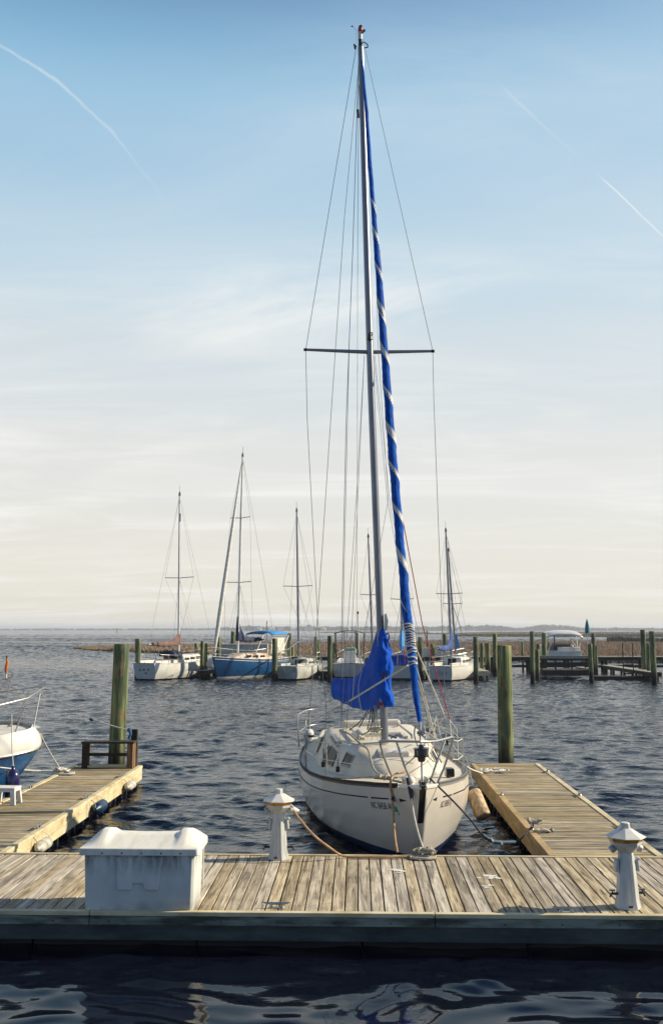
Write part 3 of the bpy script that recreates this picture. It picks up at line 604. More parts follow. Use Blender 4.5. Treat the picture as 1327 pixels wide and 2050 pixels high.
# ------------------------------------------------------------------ hull maths shared by every sailboat
PL_T = [0, .02, .05, .1, .2, .3, .4, .5, .6, .7, .8, .9, 1.0]
PL_W = [.035, .12, .235, .40, .655, .83, .935, .985, 1.0, .985, .93, .84, .70]
class Hull:
    def __init__(s, L, B, zb, zm, zs, rake=.75, under=-.45, stern=.35, wts=None, full=1.0):
        s.L, s.B, s.zb, s.zm, s.zs, s.rake, s.under, s.stern = L, B, zb, zm, zs, rake, under, stern; s.W = wts or PL_W
    def sheer(s, u):
        t = min(max(u / s.L, 0), 1); return s.zb * (1 - t) * (1 - 2 * t) + s.zm * 4 * t * (1 - t) + s.zs * t * (2 * t - 1)
    def u0(s, z):
        k = 1 - max(z, 0) / s.zb; r = s.rake * (.75 * k + .25 * k * k)
        return r + (abs(z) * 3.0 if z < 0 else 0)
    def u1(s, z): return s.L - s.stern * (1 - min(max(z, 0) / s.zs, 1)) - (abs(z) * 2.0 if z < 0 else 0)
    def half(s, u, z):
        a, b = s.u0(z), s.u1(z); t = min(max((u - a) / (b - a), 0), 1)
        w = float(np.interp(t, PL_T, s.W)); zz = z / max(s.sheer(u), .1)
        f = float(np.interp(zz, [-.5, -.25, 0, .12, .3, .55, .8, 1], [.10, .50, .80, .875, .945, .99, 1.0, .985]))
        return s.B / 2 * w * f
    def part(s, z0f, z1f, nz=14, nu=46):
        """both sides as one open strip from z0 to z1 (functions of t)"""
        m = MB()
        for sd in (-1, 1):
            rows = []
            for j in range(nz + 1):
                row = []
                for i in range(nu + 1):
                    t = (i / nu) ** 1.25; ua = t * s.L; z = z0f(ua) + (z1f(ua) - z0f(ua)) * j / nz
                    a, b = s.u0(z), s.u1(z); u = a + (b - a) * t
                    row.append((sd * s.half(u, z), u, z))
                rows.append(row)
            m.grid(rows)
        for j in range(nz):            # stem band and transom
            for i, k in ((0, 0), (nu, nu)):
                n = (nz + 1) * (nu + 1); a = j * (nu + 1) + k; b = (j + 1) * (nu + 1) + k; m.f.append((a, b, n + b, n + a))
        return m
    def deck(s, dz=0.0, camber=.06, inset=0.0, n=34, u_a=0.0, u_b=None):
        m = MB(); rows = []
        u_b = u_b or s.L - .005
        for i in range(n + 1):
            u = u_a + (u_b - u_a) * (i / n) ** 1.2; z = s.sheer(u); h = max(s.half(u, z) - inset, .004)
            rows.append([(h * k, u, z + dz + camber * (h / (s.B / 2)) * (1 - k * k)) for k in np.linspace(-1, 1, 13)])
        return m.grid(rows)
def roundsec(u, hb, ht, zb, zt, n=4, r=.10):
    """cabin section across the boat, base half-width hb, top half-width ht, rounded shoulder"""
    pts = [(hb, zb)]; r = min(r, (zt - zb) * .5, ht * .6)
    sx, sz = hb - ht, zt - zb
    pts.append((ht + sx * r / max(sz, .01), zt - r))
    for k in range(1, n + 1):
        a = k / n * math.pi / 2; pts.append((ht - r + r * math.cos(a) + (sx * r / max(sz, .01)) * (1 - k / n), zt - r + r * math.sin(a)))
    cam = .05 * min(1, ht); full = [(x, z + cam * (1 - (x / max(ht, .01)) ** 2) * (1 if z > zt - .5 * r else 0)) for x, z in pts]
    full += [(ht * k, zt + cam * (1 - k * k)) for k in (.5, .25)]
    right = full; left = [(-x, z) for x, z in reversed(right)]
    return [(x, u, z) for x, z in right + [(0, zt + cam)] + left]
# ------------------------------------------------------------------ the near sailboat
PHI, HEEL = R(5.9), R(-1.3)
bq = P(850, 1577, z=1.27); BO = Vector((bq.x, bq.y, 0))
sb = thing('sailboat', 'cream sailboat moored bow first with royal blue sail covers', 'sailboat', BO, rot=(0, HEEL, PHI))
BM = Matrix.Translation(BO) @ Euler((0, HEEL, PHI)).to_matrix().to_4x4(); BI = BM.inverted()
def bp(px, py, u):
    o = BI @ Vector((0, 0, HC)); d = BI.to_3x3() @ ray(px, py); return o + d * ((u - o.y) / d.y)
def bpz(px, py, z):
    o = BI @ Vector((0, 0, HC)); d = BI.to_3x3() @ ray(px, py); return o + d * ((z - o.z) / d.z)
H = Hull(9.0, 3.10, 1.27, .93, 1.02, rake=.85)
BT = .17
m = H.part(lambda u: BT, lambda u: H.sheer(u), 16, 60); hull = m.build('hull', MAT['gel'], sb, 50)
m = H.part(lambda u: -.5, lambda u: BT, 6, 50); m.build('hull_bottom', MAT['navy'], sb, 50)
H.deck(.0).build('deck', MAT['deckgel'], sb, 60)
def on_hull(u, z, sd, off=.004): return (sd * (H.half(u, z) + off), u, z)
def hull_band(name, u_a, u_b, dz, h, mat, sd, off=.004):
    mm = MB(); us = np.linspace(u_a, u_b, 40); mm.grid([[on_hull(u, H.sheer(u) - dz - k, sd, off) for u in us] for k in (0, h)]); return mm.build(name, mat, hull, 60)
def uat(px, dz=.3, sd=-1):
    us = np.linspace(.15, 4.5, 160); xs = [proj(BM @ Vector(on_hull(u, H.sheer(u) - dz, sd)))[0] for u in us]
    return float(np.interp(px, xs[::-1], us[::-1]))
for sd in (-1, 1):
    hull_band('cove_stripe', uat(736, .165), 8.7, .165, .022, MAT['stripe'], sd); hull_band('cove_stripe', uat(777, .165), uat(742, .165), .165, .022, MAT['stripe'], sd)
    mm = MB(); ua, ub = uat(815, .2), uat(800, .2); mm.add([on_hull(ua, H.sheer(ua) - .19, sd), on_hull(ub, H.sheer(ub) - .16, sd), on_hull(ub, H.sheer(ub) - .215, sd)], [(0, 1, 2)]); mm.build('arrow_mark', MAT['stripe'], hull, 0)
    # registration
    cu = bpy.data.curves.new('t', 'FONT'); cu.body = 'NC 8458 AJ'; cu.size = .135; cu.space_character = 1.08; cu.resolution_u = 3
    to = bpy.data.objects.new('t', cu); C.objects.link(to); dg = bpy.context.evaluated_depsgraph_get(); dg.update()
    tm = bpy.data.meshes.new_from_object(to.evaluated_get(dg)); bpy.data.objects.remove(to)
    bm = bmesh.new(); bm.from_mesh(tm); w = max(v.co.x for v in bm.verts); ua, ub = uat(743, .3), uat(784, .3)
    for v in bm.verts:
        k = v.co.x / w; u = (ua + (ub - ua) * k) if sd < 0 else (ub + (ua - ub) * k); z = H.sheer(u) - .335 + v.co.y * 1.05; v.co = Vector(on_hull(u, z, sd, .006))
    bm.to_mesh(tm); bm.free(); tm.materials.append(MAT['stripe']); o = bpy.data.objects.new('registration_number', tm); C.objects.link(o); o.parent = hull
    # extra weight so the strokes read
    mm = MB(); U1, U2, US = uat(789, .35), uat(797, .35), .7; mm.grid([[on_hull(uu, H.sheer(US) - .27 - k, sd, .006) for uu in (U1, U2)] for k in (0, .12)])
    if sd < 0:
        mm.build('registration_sticker', MAT['green'], hull, 0)
        mm = MB(); mm.grid([[on_hull(uu, H.sheer(US) - .35 - k, sd, .009) for uu in (U1 - .012, U2 + .012)] for k in (0, .032)]); mm.build('sticker_band', MAT['white'], hull, 0)
        mm = MB(); UH = uat(788, .18); c = Vector(on_hull(UH, H.sheer(UH) - .165, sd, .0)); mm.lathe([(.075, -.02), (.075, .012), (.05, .014), (.045, -.01)], 18, mat=Matrix.Translation(c) @ Matrix.Rotation(R(-90), 4, 'Y') @ Matrix.Rotation(R(-28), 4, 'X') @ Matrix.Diagonal((.55, 1.1, 1, 1))); mm.build('hawse_hole', MAT['black'], hull, 50)
# toe rail: dark perforated strip along the sheer
for sd in (-1, 1):
    us = np.linspace(.42, 8.8, 70); base = [on_hull(u, H.sheer(u), sd, -.012) for u in us]
    mm = MB(); mm.grid([[(x, y, z - .012) for x, y, z in base], [(x + sd * .016, y, z - .012) for x, y, z in base], [(x + sd * .014, y, z + .02) for x, y, z in base]])
    mm.grid([[(x + sd * .004, y, z + .045) for x, y, z in base], [(x + sd * .004, y, z + .06) for x, y, z in base], [(x - sd * .01, y, z + .06) for x, y, z in base], [(x - sd * .01, y, z - .0) for x, y, z in base]])
    u = .45
    while u < 8.75:
        x, y, z = on_hull(u, H.sheer(u), sd, -.008); x2, y2, z2 = on_hull(u + .035, H.sheer(u + .035), sd, -.008); mm.add([(x, y, z + .016), (x2, y2, z2 + .016), (x2, y2, z2 + .05), (x, y, z + .05), (x - sd * .01, y, z + .016), (x2 - sd * .01, y2, z2 + .016), (x2 - sd * .01, y2, z2 + .05), (x - sd * .01, y, z + .05)], [(0, 1, 2, 3), (4, 5, 6, 7), (0, 4, 7, 3), (1, 5, 6, 2)]); u += .075
    mm.build('toe_rail', MAT['stripe' if sd < 0 else 'wire'], sb, 30)
# stem cap, anchor fitting and black chafe strap down the stem
mm = MB(); mm.loft([[(k * (H.half(u, H.sheer(u)) + .01), u, H.sheer(u) + dz) for k, dz in ((-1, -.02), (-1, .035), (-.5, .05), (.5, .05), (1, .035), (1, -.02))] for u in (-.02, .05, .2, .36)]); mm.build('bow_cap', MAT['gel'], sb, 30, bevel=.01)
mm = MB(); mm.loft([[(x, H.u0(z) - .028 + (.02 if abs(x) > .03 else 0), z) for x in (-.045, -.02, .02, .045)] + [(x, H.u0(z) + .02, z) for x in (.045, -.045)] for z in np.linspace(1.36, .72, 8)]); mm.build('stem_strap', MAT['black'], sb, 40)
mm = MB(); mm.b2((-.03, -.05, 1.30), (.03, .22, 1.335)); mm.b2((-.035, -.06, 1.30), (-.028, .1, 1.38)); mm.b2((.028, -.06, 1.30), (.035, .1, 1.38)); mm.build('stem_fitting', MAT['steel'], sb, 0, bevel=.004)
# cabin trunk
cab = [(2.02, .36, .22, .02), (2.16, .46, .30, .12), (2.45, .62, .42, .24), (2.8, .76, .54, .34), (3.2, .90, .66, .42), (3.7, 1.03, .78, .47), (4.3, 1.13, .87, .49), (5.0, 1.20, .93, .51), (5.7, 1.22, .95, .53), (6.35, 1.18, .92, .56)]
m = MB(); m.loft([roundsec(u, hb, ht, H.sheer(u) - .02, H.sheer(u) + h + .03, r=.13) for u, hb, ht, h in cab]); m.build('cabin', MAT['deckgel'], sb, 45)
def cabz(u, k=1): return H.sheer(u) + float(np.interp(u, [c[0] for c in cab], [c[3] for c in cab])) + .03 + .05
def cabside(u, f, sd, off=.006):
    hb = float(np.interp(u, [c[0] for c in cab], [c[1] for c in cab])); ht = float(np.interp(u, [c[0] for c in cab], [c[2] for c in cab])); h = float(np.interp(u, [c[0] for c in cab], [c[3] for c in cab])) + .05
    return (sd * (hb + (ht - hb) * f + off), u, H.sheer(u) - .02 + h * f)
def ucab(px):
    us = np.linspace(2.3, 6.2, 120); xs = [proj(BM @ Vector(cabside(u, .5, -1)))[0] for u in us]; return float(np.interp(px, xs[::-1], us[::-1]))
UP1, UP2 = ucab(701), ucab(686); print('WIN', ucab(672), ucab(655), ucab(640), UP1, UP2, [proj(BM @ Vector(cabside(u, f, -1))) for u in (3, 4, 5, 6) for f in (0, 1)])
for sd in (-1, 1):
    for ua, ub, g0, g1, nm, rim in ((ucab(672), ucab(655), .26, .30, 'cabin_window', 0), (ucab(653), ucab(640), .32, .26, 'cabin_window', 0)):
        mm = MB(); mm.grid([[cabside(ua, .26, sd, .012), cabside(ub, .22, sd, .012)], [cabside(ua + .05, .70 if ua < 4.2 else .74, sd, .012), cabside(ub - .03, .80, sd, .012)]]); w_ = mm.build(nm, MAT['glass_grey'], sb, 0)
        c4 = [cabside(ua, .26, sd, .014), cabside(ub, .22, sd, .014), cabside(ub - .03, .80, sd, .014), cabside(ua + .05, .70 if ua < 4.2 else .74, sd, .014)]
        MB().tube(c4 + [c4[0]], .010, 6).build('frame', MAT['black'], w_)
    mm = MB(); c4 = [cabside(UP1, .42, sd, .012), cabside(UP2, .40, sd, .012), cabside(UP2, .84, sd, .012), cabside(UP1, .84, sd, .012)]; mm.add(c4, [(0, 1, 2, 3)]); w_ = mm.build('portlight', MAT['glass'], sb, 0)
    MB().tube(c4 + [c4[0], c4[1]], .014, 8).build('frame', MAT['steel'], w_)
    # handrail and hatch slide on the cabin top
    mm = MB(); zz = [cabz(u) + .045 for u in (3.9, 4.7, 5.5, 6.1)]
    mm.tube([(sd * .50, 4.0, cabz(4.0) - .0), (sd * .50, 4.06, cabz(4) + .05), (sd * .52, 5.9, cabz(5.9) + .05), (sd * .52, 6.0, cabz(6))], .022, 8); mm.build('handrail', MAT['alu'], sb)
    mm = MB(); mm.b2((sd * .36, 4.1, cabz(4.1) - .04), (sd * .44, 5.3, cabz(5) + .03)); mm.build('hatch_track', MAT['deckgel'], sb, 0, bevel=.01)
    mm = MB(); mm.b2((sd * .90, 4.1, cabz(4.1) - .13), (sd * .80, 5.4, cabz(4.9) - .03)); [mm.b2((sd * .905, 4.2 + k * .24, cabz(4.2) - .10), (sd * .94, 4.28 + k * .24, cabz(4.2) - .05)) for k in range(5)]; mm.build('genoa_track', MAT['alu'], sb, 0, bevel=.006)
mm = MB(); mm.b2((-.40, 4.5, cabz(4.5) - .05), (.40, 5.3, cabz(4.9) + .07)); mm.build('companionway_hatch', MAT['deckgel'], sb, 0, bevel=.03)
mm = MB(); mm.b2((-.60, 6.1, cabz(6) - .1), (.60, 6.33, cabz(6) + .11)); mm.build('hatch_hood', MAT['deckgel'], sb, 0, bevel=.05)
mm = MB(); mm.b2((-.28, 2.62, cabz(2.7) - .06), (.24, 3.12, cabz(2.95) + .005)); mm.build('forehatch', MAT['gel'], sb, 0, bevel=.03)
mm = MB()
for sd in (-1, 1): mm.loft([[(sd * a, u, H.sheer(u) - .02), (sd * (a - .14), u, H.sheer(u) + h), (sd * (a - .3), u, H.sheer(u) + h), (sd * (a - .36), u, H.sheer(u) - .02)] for u, a, h in ((6.25, 1.2, .42), (6.9, 1.2, .34), (8.3, 1.05, .26), (8.7, .98, .22))])
mm.build('cockpit_coaming', MAT['deckgel'], sb, 0, bevel=.03)
# foredeck gear
MB().lathe([(.10, 0), (.10, .05), (.075, .10), (.03, .115)], 16, (-.08, .78, H.sheer(.8) + .03)).build('deck_vent', MAT['gel'], sb)
mm = MB()
for sd in (-1, 1): mm.tube([(sd * .17, .55, H.sheer(.5) + .085), (sd * .17, .83, H.sheer(.5) + .085)], .013, 8); mm.b2((sd * .15, .63, H.sheer(.5)), (sd * .19, .75, H.sheer(.5) + .09))
mm.build('bow_cleat', MAT['steel'], sb)
mm = MB(); knot(mm, (-.42, 1.25, H.sheer(1.2) + .09), .13, .014, 3, 24); mm.tube([(-.2, 1.1, 1.25), (-.5, 1.35, 1.24), (-.85, 1.8, 1.16), (-1.1, 2.2, 1.12)], .016, 6, sm=4); mm.build('deck_line', MAT['rope'], sb)
mm = MB(); c = H.half(1.95, 1.1) - .22; mm.b2((c - .09, 1.9, 1.10), (c + .05, 2.1, 1.24)); mm.build('deck_block', MAT['black'], sb, 0, bevel=.02)
# pulpit (photo x,y at distances aft of the bow)
def put(name, pts, r, mat='steel', parent=None, sm=0, n=8): return MB().tube([bp(*p) for p in pts], r, n, sm=sm).build(name, MAT[mat], parent or sb)
ds = lambda px, py: None
put('pulpit', [(702, 1563, 1.15), (688, 1520, 1.08), (682, 1500, 1.0), (761, 1497, .62) if 0 else (764, 1484, .75), (800, 1483, .4), (842, 1484, .12), (878, 1482, .45), (905, 1476, .95)], .0165, sm=0) if 0 else None
put('pulpit', [(787, 1561, .95), (772, 1525, .86), (762, 1494, .72), (766, 1484, .66), (790, 1484, .45), (842, 1485, .10), (873, 1484, .40), (903, 1476, .82), (906, 1480, .86), (903, 1492, .88), (888, 1538, .95), (874, 1570, .92)], .017, sm=2)
put('pulpit', [(826, 1572, .42), (808, 1530, .38), (794, 1486, .42)], .017); put('pulpit', [(858, 1573, .42), (876, 1520, .45), (890, 1483, .60)], .017)
# furler drum at the pulpit and its stay to the stem
dr = bp(843, 1506, .30)
mm = MB(); mm.lathe([(.03, -.14), (.05, -.13), (.06, -.075), (.03, -.07), (.03, -.065), (.115, -.062), (.118, -.05), (.105, -.045), (.105, .045), (.118, .05), (.115, .062), (.04, .07), (.035, .11)], 20, dr); mm.build('furler_drum', MAT['black'], sb, 40)
mm = MB(); [mm.b2((dr.x + .075 * math.cos(a) - .018, dr.y + .1 * math.sin(a) - .02, dr.z - .04), (dr.x + .075 * math.cos(a) + .018, dr.y + .1 * math.sin(a) + .01, dr.z + .04)) for a in (-2.5, -.6)]; mm.build('furler_guard', MAT['steel'], sb, 0, bevel=.005)
MB().tube([dr + Vector((0, 0, -.13)), Vector((0.0, .06, 1.36))], [.012, .012], 8).build('stay_rod', MAT['wire_blue'], sb)
mm = MB(); mm.tube([dr + Vector((-.08, 0, -.05)), bp(812, 1531, .40)], .009, 6); mm.tube([dr + Vector((.08, 0, -.05)), bp(868, 1525, .45)], .009, 6); mm.build('drum_brace', MAT['wire'], sb)
mm = MB(); top = dr + Vector((0, 0, .09)); mm.tube([top, bp(840, 1470, .45), bp(838, 1448, .55)], .014, 6); [mm.tube([top + Vector((d, 0, 0)), bp(840 + d * 220, 1472, .45), bp(839 + d * 160, 1452, .5)], .011, 6, sm=3) for d in (-.05, .05)]; knot(mm, bp(843, 1470, .45), .06, .010, 8, 18); mm.build('tack_shackle', MAT['steel'], sb)
# stanchions and lifelines
def deck_edge(px, py, u): return bp(px, py, u)
stan = {}
for nm, base, tp, u in (('l1', (673, 1548), (676, 1470), 2.75), ('l2', (608, 1529), (609, 1446), 4.75), ('l3', (641, 1470), (642, 1424), 7.6), ('r1', (923, 1541), (914, 1455), 2.7), ('r2', (903, 1500), (900, 1440), 4.9), ('r3', (878, 1470), (874, 1420), 7.4)):
    b = bp(*base, u); tpt = bp(*tp, u); sd = -1 if nm[0] == 'l' else 1
    zb = H.sheer(u); b = Vector((sd * (H.half(u, zb) - .07), u, zb)); hgt = .62; tpt = Vector((b.x + sd * .0, u, zb + hgt)); stan[nm] = (b, tpt)
    MB().tube([b, tpt], .0145, 8).build('stanchion', MAT['steel'], sb); 
for f in (.97, .52):
    for s_, first in (('l', bp(766, 1490, .68)), ('r', bp(904, 1480, .86))):
        fp = first if f > .9 else first - Vector((0, 0, .30))
        pts = [fp] + [stan[s_ + k][0].lerp(stan[s_ + k][1], f) for k in '123']
        q = []
        for a, b in zip(pts, pts[1:]): q += [a, a.lerp(b, .5) - Vector((0, 0, .035))]
        MB().tube(q + [pts[-1]], .006, 6).build('lifeline', MAT['wire_pale'], sb)
# stern rail
for sd in (-1, 1):
    zz = H.sheer(8.3)
    MB().tube([(sd * 1.45, 7.6, .98), (sd * 1.47, 7.6, 1.60), (sd * 1.35, 8.3, 1.66), (sd * 1.1, 8.85, 1.68), (sd * .5, 8.95, 1.68)], .015, 8, sm=3).build('pushpit', MAT['steel'], sb)
    MB().tube([(sd * 1.16, 8.6, 1.0), (sd * 1.16, 8.7, 1.68)], .015, 8).build('pushpit', MAT['steel'], sb)
    MB().tube([(sd * 1.43, 7.9, 1.28), (sd * 1.1, 8.85, 1.32), (sd * .5, 8.95, 1.33)], .012, 8, sm=3).build('pushpit', MAT['steel'], sb)
# small outboard / white lamp on the quarter
oc = Vector((-1.25, 7.2, 1.25)); MB().lathe([(.05, -.15), (.10, -.1), (.11, .08), (.07, .14)], 14, oc).build('rail_winch', MAT['white'], sb); MB().lathe([(.112, -.02), (.112, .03)], 14, oc).build('winch_band', MAT['black'], sb)
# ------------------------------------------------------------------ mast and spars
UM = 3.62
mb0 = bp(770, 1480, UM); mtop = bp(722, 96, UM + .22); zc = cabz(UM)
mb0 = Vector((mb0.x, UM, zc - .02))
mid = bp(742, 760, UM + .08)
def mpt(k): # point on the mast, k 0..1
    a, b, c = mb0, mid, mtop; km = (mid.z - mb0.z) / (mtop.z - mb0.z)
    return a.lerp(b, k / km) if k < km else b.lerp(c, (k - km) / (1 - km))
mm = MB(); mm.tube([mpt(k) for k in np.linspace(0, 1, 24)], [.068, .068, .068, .066, .058], 18, flat=1.3); mast = mm.build('mast', MAT['mast'], sb, 60)
mm = MB(); mm.lathe([(.12, 0), (.12, .03), (.09, .05)], 16, mb0); mm.build('mast_step', MAT['alu'], mast)
mm = MB(); t0 = mtop; mm.tube([t0, bp(721, 72, UM + .22)], [.05, .04], 10); mm.build('masthead', MAT['black'], mast)
mm = MB(); mm.tube([bp(721, 80, UM + .22), bp(721, 58, UM + .22)], [.045, .05], 10); ml = mm.build('masthead_light', MAT['white'], mast)
MB().tube([bp(721.5, 62, UM + .18), bp(721.5, 56, UM + .18)], .045, 10).build('lamp_lens', MAT['red'], ml)
MB().tube([bp(719, 56, UM + .2), bp(724, 54, UM + .2)], .045, 10).build('lamp_cap', MAT['black'], ml)
MB().tube([bp(724, 66, UM + .1), bp(729, 61, UM)], [.02, .03], 8).build('deck_lamp', MAT['black'], mast)
MB().tube([bp(713, 94, UM + .22), bp(709, 89, UM + .22), bp(711, 98, UM + .22)], .022, 8).build('masthead_sheave', MAT['black'], mast)
MB().tube([bp(727, 84, UM + .2), bp(734, 88, UM + .1), bp(736, 94, UM), bp(729, 96, UM + .1)], .012, 8, sm=4).build('halyard_loop', MAT['black'], mast)
vane = MB(); vane.tube([bp(713, 90, UM + .3), bp(713, 60, UM + .3)], .004, 5); vane.tube([bp(702, 53, UM + .3), bp(706, 52.5, UM + .3)], [.004, .02], 6); vane.tube([bp(706, 52.5, UM + .3), bp(713, 60, UM + .3)], .003, 5); vane.build('wind_vane', MAT['black'], mast)
MB().tube([bp(716, 220, UM + .25), bp(717, 235, UM + .25)], .03, 8).build('mast_block', MAT['black'], mast)
mm = MB(); mm.tube([bp(740, 668, UM - .03), bp(740, 680, UM - .03)], [.045, .055], 10); mm.tube([bp(740, 666, UM - .07), bp(745, 666, UM - .1), bp(744, 672, UM - .08)], .012, 6); mm.build('steaming_light', MAT['black'], mast)
MB().tube([bp(741, 705, UM + .1), bp(739, 704, UM + .1)], .10, 10).build('spreader_root', MAT['alu'], mast)
spl, spr, spc = bp(611, 700, UM + .1), bp(866, 703, UM + .1), bp(740, 705, UM + .1)
MB().tube([spc, spl], [.040, .026], 10, flat=.6).build('spreader', MAT['wire'], mast); MB().tube([spc, spr], [.040, .026], 10, flat=.6).build('spreader', MAT['wire'], mast)
for p in (spl, spr): MB().tube([p - Vector((.03, 0, 0)), p + Vector((.03, 0, 0))], .03, 8).build('spreader_boot', MAT['black'], mast)
# standing rigging and halyards
def wire(name, pts, r=.0055, mat='wire'): return MB().tube([bp(*p) for p in pts], r, 6).build(name, MAT[mat], sb)
wire('shroud', [(712, 100, UM + .2), (612, 700, UM + .1), (615, 840, UM + .08), (636, 1240, UM + .05), (653, 1420, UM), (647, 1535, UM)])
wire('shroud', [(731, 100, UM + .2), (866, 703, UM + .1), (868, 800, UM + .08), (893, 1480, UM)])
wire('shroud', [(729, 712, UM), (713, 1000, UM - .1), (686, 1400, UM - .3), (676, 1545, UM - .4)], .0045)
wire('shroud', [(729, 712, UM + .2), (716, 1000, UM + .3), (698, 1400, UM + .5), (690, 1500, UM + .7)], .0045)
wire('shroud', [(748, 712, UM), (775, 1000, UM - .1), (866, 1500, UM - .3)], .004); wire('shroud', [(750, 712, UM + .2), (782, 1020, UM + .3), (880, 1460, UM + .6)], .004)
wire('halyard', [(716, 150, UM + .3), (689, 440, UM + .5), (662, 840, 4.6), (637, 1220, 4.7), (622, 1400, 4.75), (609, 1529, 4.78)], .006, 'wire')
wire('backstay', [(718, 100, UM + .3), (708, 440, 4.6), (699, 690, 5.6), (688, 1180, 8.3), (684, 1425, 8.9)], .0055, 'wire')
wire('topping_lift', [(718, 120, UM + .3), (706, 500, 4.5), (693, 840, 5.3), (684, 1250, 6.5), (683, 1455, 6.6)], .0065, 'wire_blue')
wire('halyard', [(718, 170, UM + .2), (716, 440, UM + .2), (715, 1000, UM + .2), (714, 1240, UM + .1), (706, 1400, UM)], .005, 'wire_pale')
wire('halyard', [(749, 430, UM - .1), (757, 700, UM - .1), (777, 1000, UM - .2), (745, 1180, UM - .15), (700, 1420, UM + .4)], .004, 'wire')
wire('control_line', [(716, 1226, 4.6), (718, 1300, 4.6), (724, 1344, 4.6)], .010, 'wire_pale'); MB().tube([bp(716, 1229, 4.6), bp(716, 1224, 4.6)], .02, 8).build('line_stop', MAT['black'], sb)
MB().tube([bp(724, 1344, 4.6), bp(718, 1370, 4.4), (bp(719, 1400, 4.2)), bp(731, 1440, 4.0), bp(760, 1470, 3.7)], .008, 6, sm=4).build('control_line', MAT['wire_pale'], sb)
# line wrapped round the furled sail and led aft and to the rail
wire('control_line', [(816, 1332, 1.35), (700, 1403, 2.7)], .014, 'rope_white'); wire('control_line', [(700, 1403, 2.7), (683, 1412, 3.5), (630, 1440, 5.5)], .006, 'wire')
wire('control_line', [(829, 1290, 1.2), (891, 1436, 2.6), (855, 1470, 3.4)], .010, 'rope_white'); wire('control_line', [(829, 1320, 1.2), (867, 1458, 2.9), (876, 1485, 3.2)], .007, 'wire_pale')
wire('control_line', [(829, 1335, 1.2), (862, 1452, 2.6), (872, 1480, 3.0)], .005, 'wire_pale')
wire('halyard', [(802, 1020, 1.6), (845, 1250, 1.9), (900, 1440, 2.6)], .008, 'wire_red'); wire('halyard', [(760, 500, 2.6), (802, 1020, 1.6)], .004, 'wire_red'); wire('halyard', [(900, 1440, 2.6), (903, 1478, 2.4)], .009, 'rope_white'); wire('lanyard', [(900, 1442, 2.6), (914, 1460, 2.7), (917, 1520, 2.75)], .008, 'rope_white')
wire('lanyard', [(845, 1494, 3.2), (873, 1436, 3.6), (889, 1462, 3.9), (914, 1477, 2.8)], .006, 'rope_white'); wire('lanyard', [(872, 1432, 4.0), (866, 1500, 3.6)], .006, 'rope_white'); wire('lanyard', [(872, 1432, 4.0), (882, 1476, 3.6), (893, 1490, 3.4)], .006, 'rope_white')
# chainplate hardware
for px, py, u in ((647, 1530, UM), (676, 1540, UM - .4), (893, 1487, UM)):
    q = bp(px, py, u); MB().tube([q, q + Vector((0, 0, .28))], [.016, .01], 8).build('turnbuckle', MAT['steel'], sb); MB().box(q, (.07, .05, .10)).build('chainplate', MAT['black'], sb, 0, bevel=.01)
# ------------------------------------------------------------------ furled headsail
fur = [(840, 1446, .50, 4.0), (837, 1425, .56, 5.0), (833, 1395, .62, 6.2), (826, 1330, .76, 7.6), (819, 1262, .92, 8.6), (815, 1240, .98, 9.2), (808, 1160, 1.15, 8.6), (801, 1090, 1.3, 8.4), (795, 1020, 1.45, 8.6), (787, 930, 1.62, 8.6), (779, 830, 1.82, 8.2), (772, 740, 2.0, 7.6), (765, 650, 2.2, 6.8), (759, 565, 2.38, 6.4), (752, 480, 2.56, 5.4), (745, 390, 2.78, 4.6), (739, 310, 2.98, 4.2), (733, 220, 3.18, 3.6), (728, 160, 3.30, 2.6), (725, 120, 3.42, 1.4)]
cp = [bp(a, b, c) for a, b, c, d in fur]; rad = [d / F * (BM @ p).y for p, (_, _, _, d) in zip(cp, fur)]
path = smooth_path(cp, 20); rr = np.interp(np.linspace(0, 1, len(path)), np.linspace(0, 1, len(rad)), rad)
n = 40; secs = []; acc = 0; stripe = []; prev = path[0]
for i, p in enumerate(path):
    acc += (p - prev).length; prev = p; tw = -(acc * 8.2 + .7 * math.sin(acc * 1.35))
    ring = []
    for k in range(n):
        a = 2 * math.pi * k / n; q = a - tw
        f = 1 + .10 * max(0, math.cos(q)) ** 6 - .05 * math.cos(q + 2.1) + .045 * math.sin(4 * q + acc * 2.3) * math.sin(acc * 1.9 + a) + .03 * math.sin(9 * q + acc * 5.1)
        ring.append((p.x + rr[i] * f * math.cos(a), p.y + rr[i] * f * math.sin(a), p.z))
    secs.append(ring)
mm = MB(); mm.loft(secs); sail = mm.build('furled_headsail', MAT['canvas_wrap'], sb, 70)
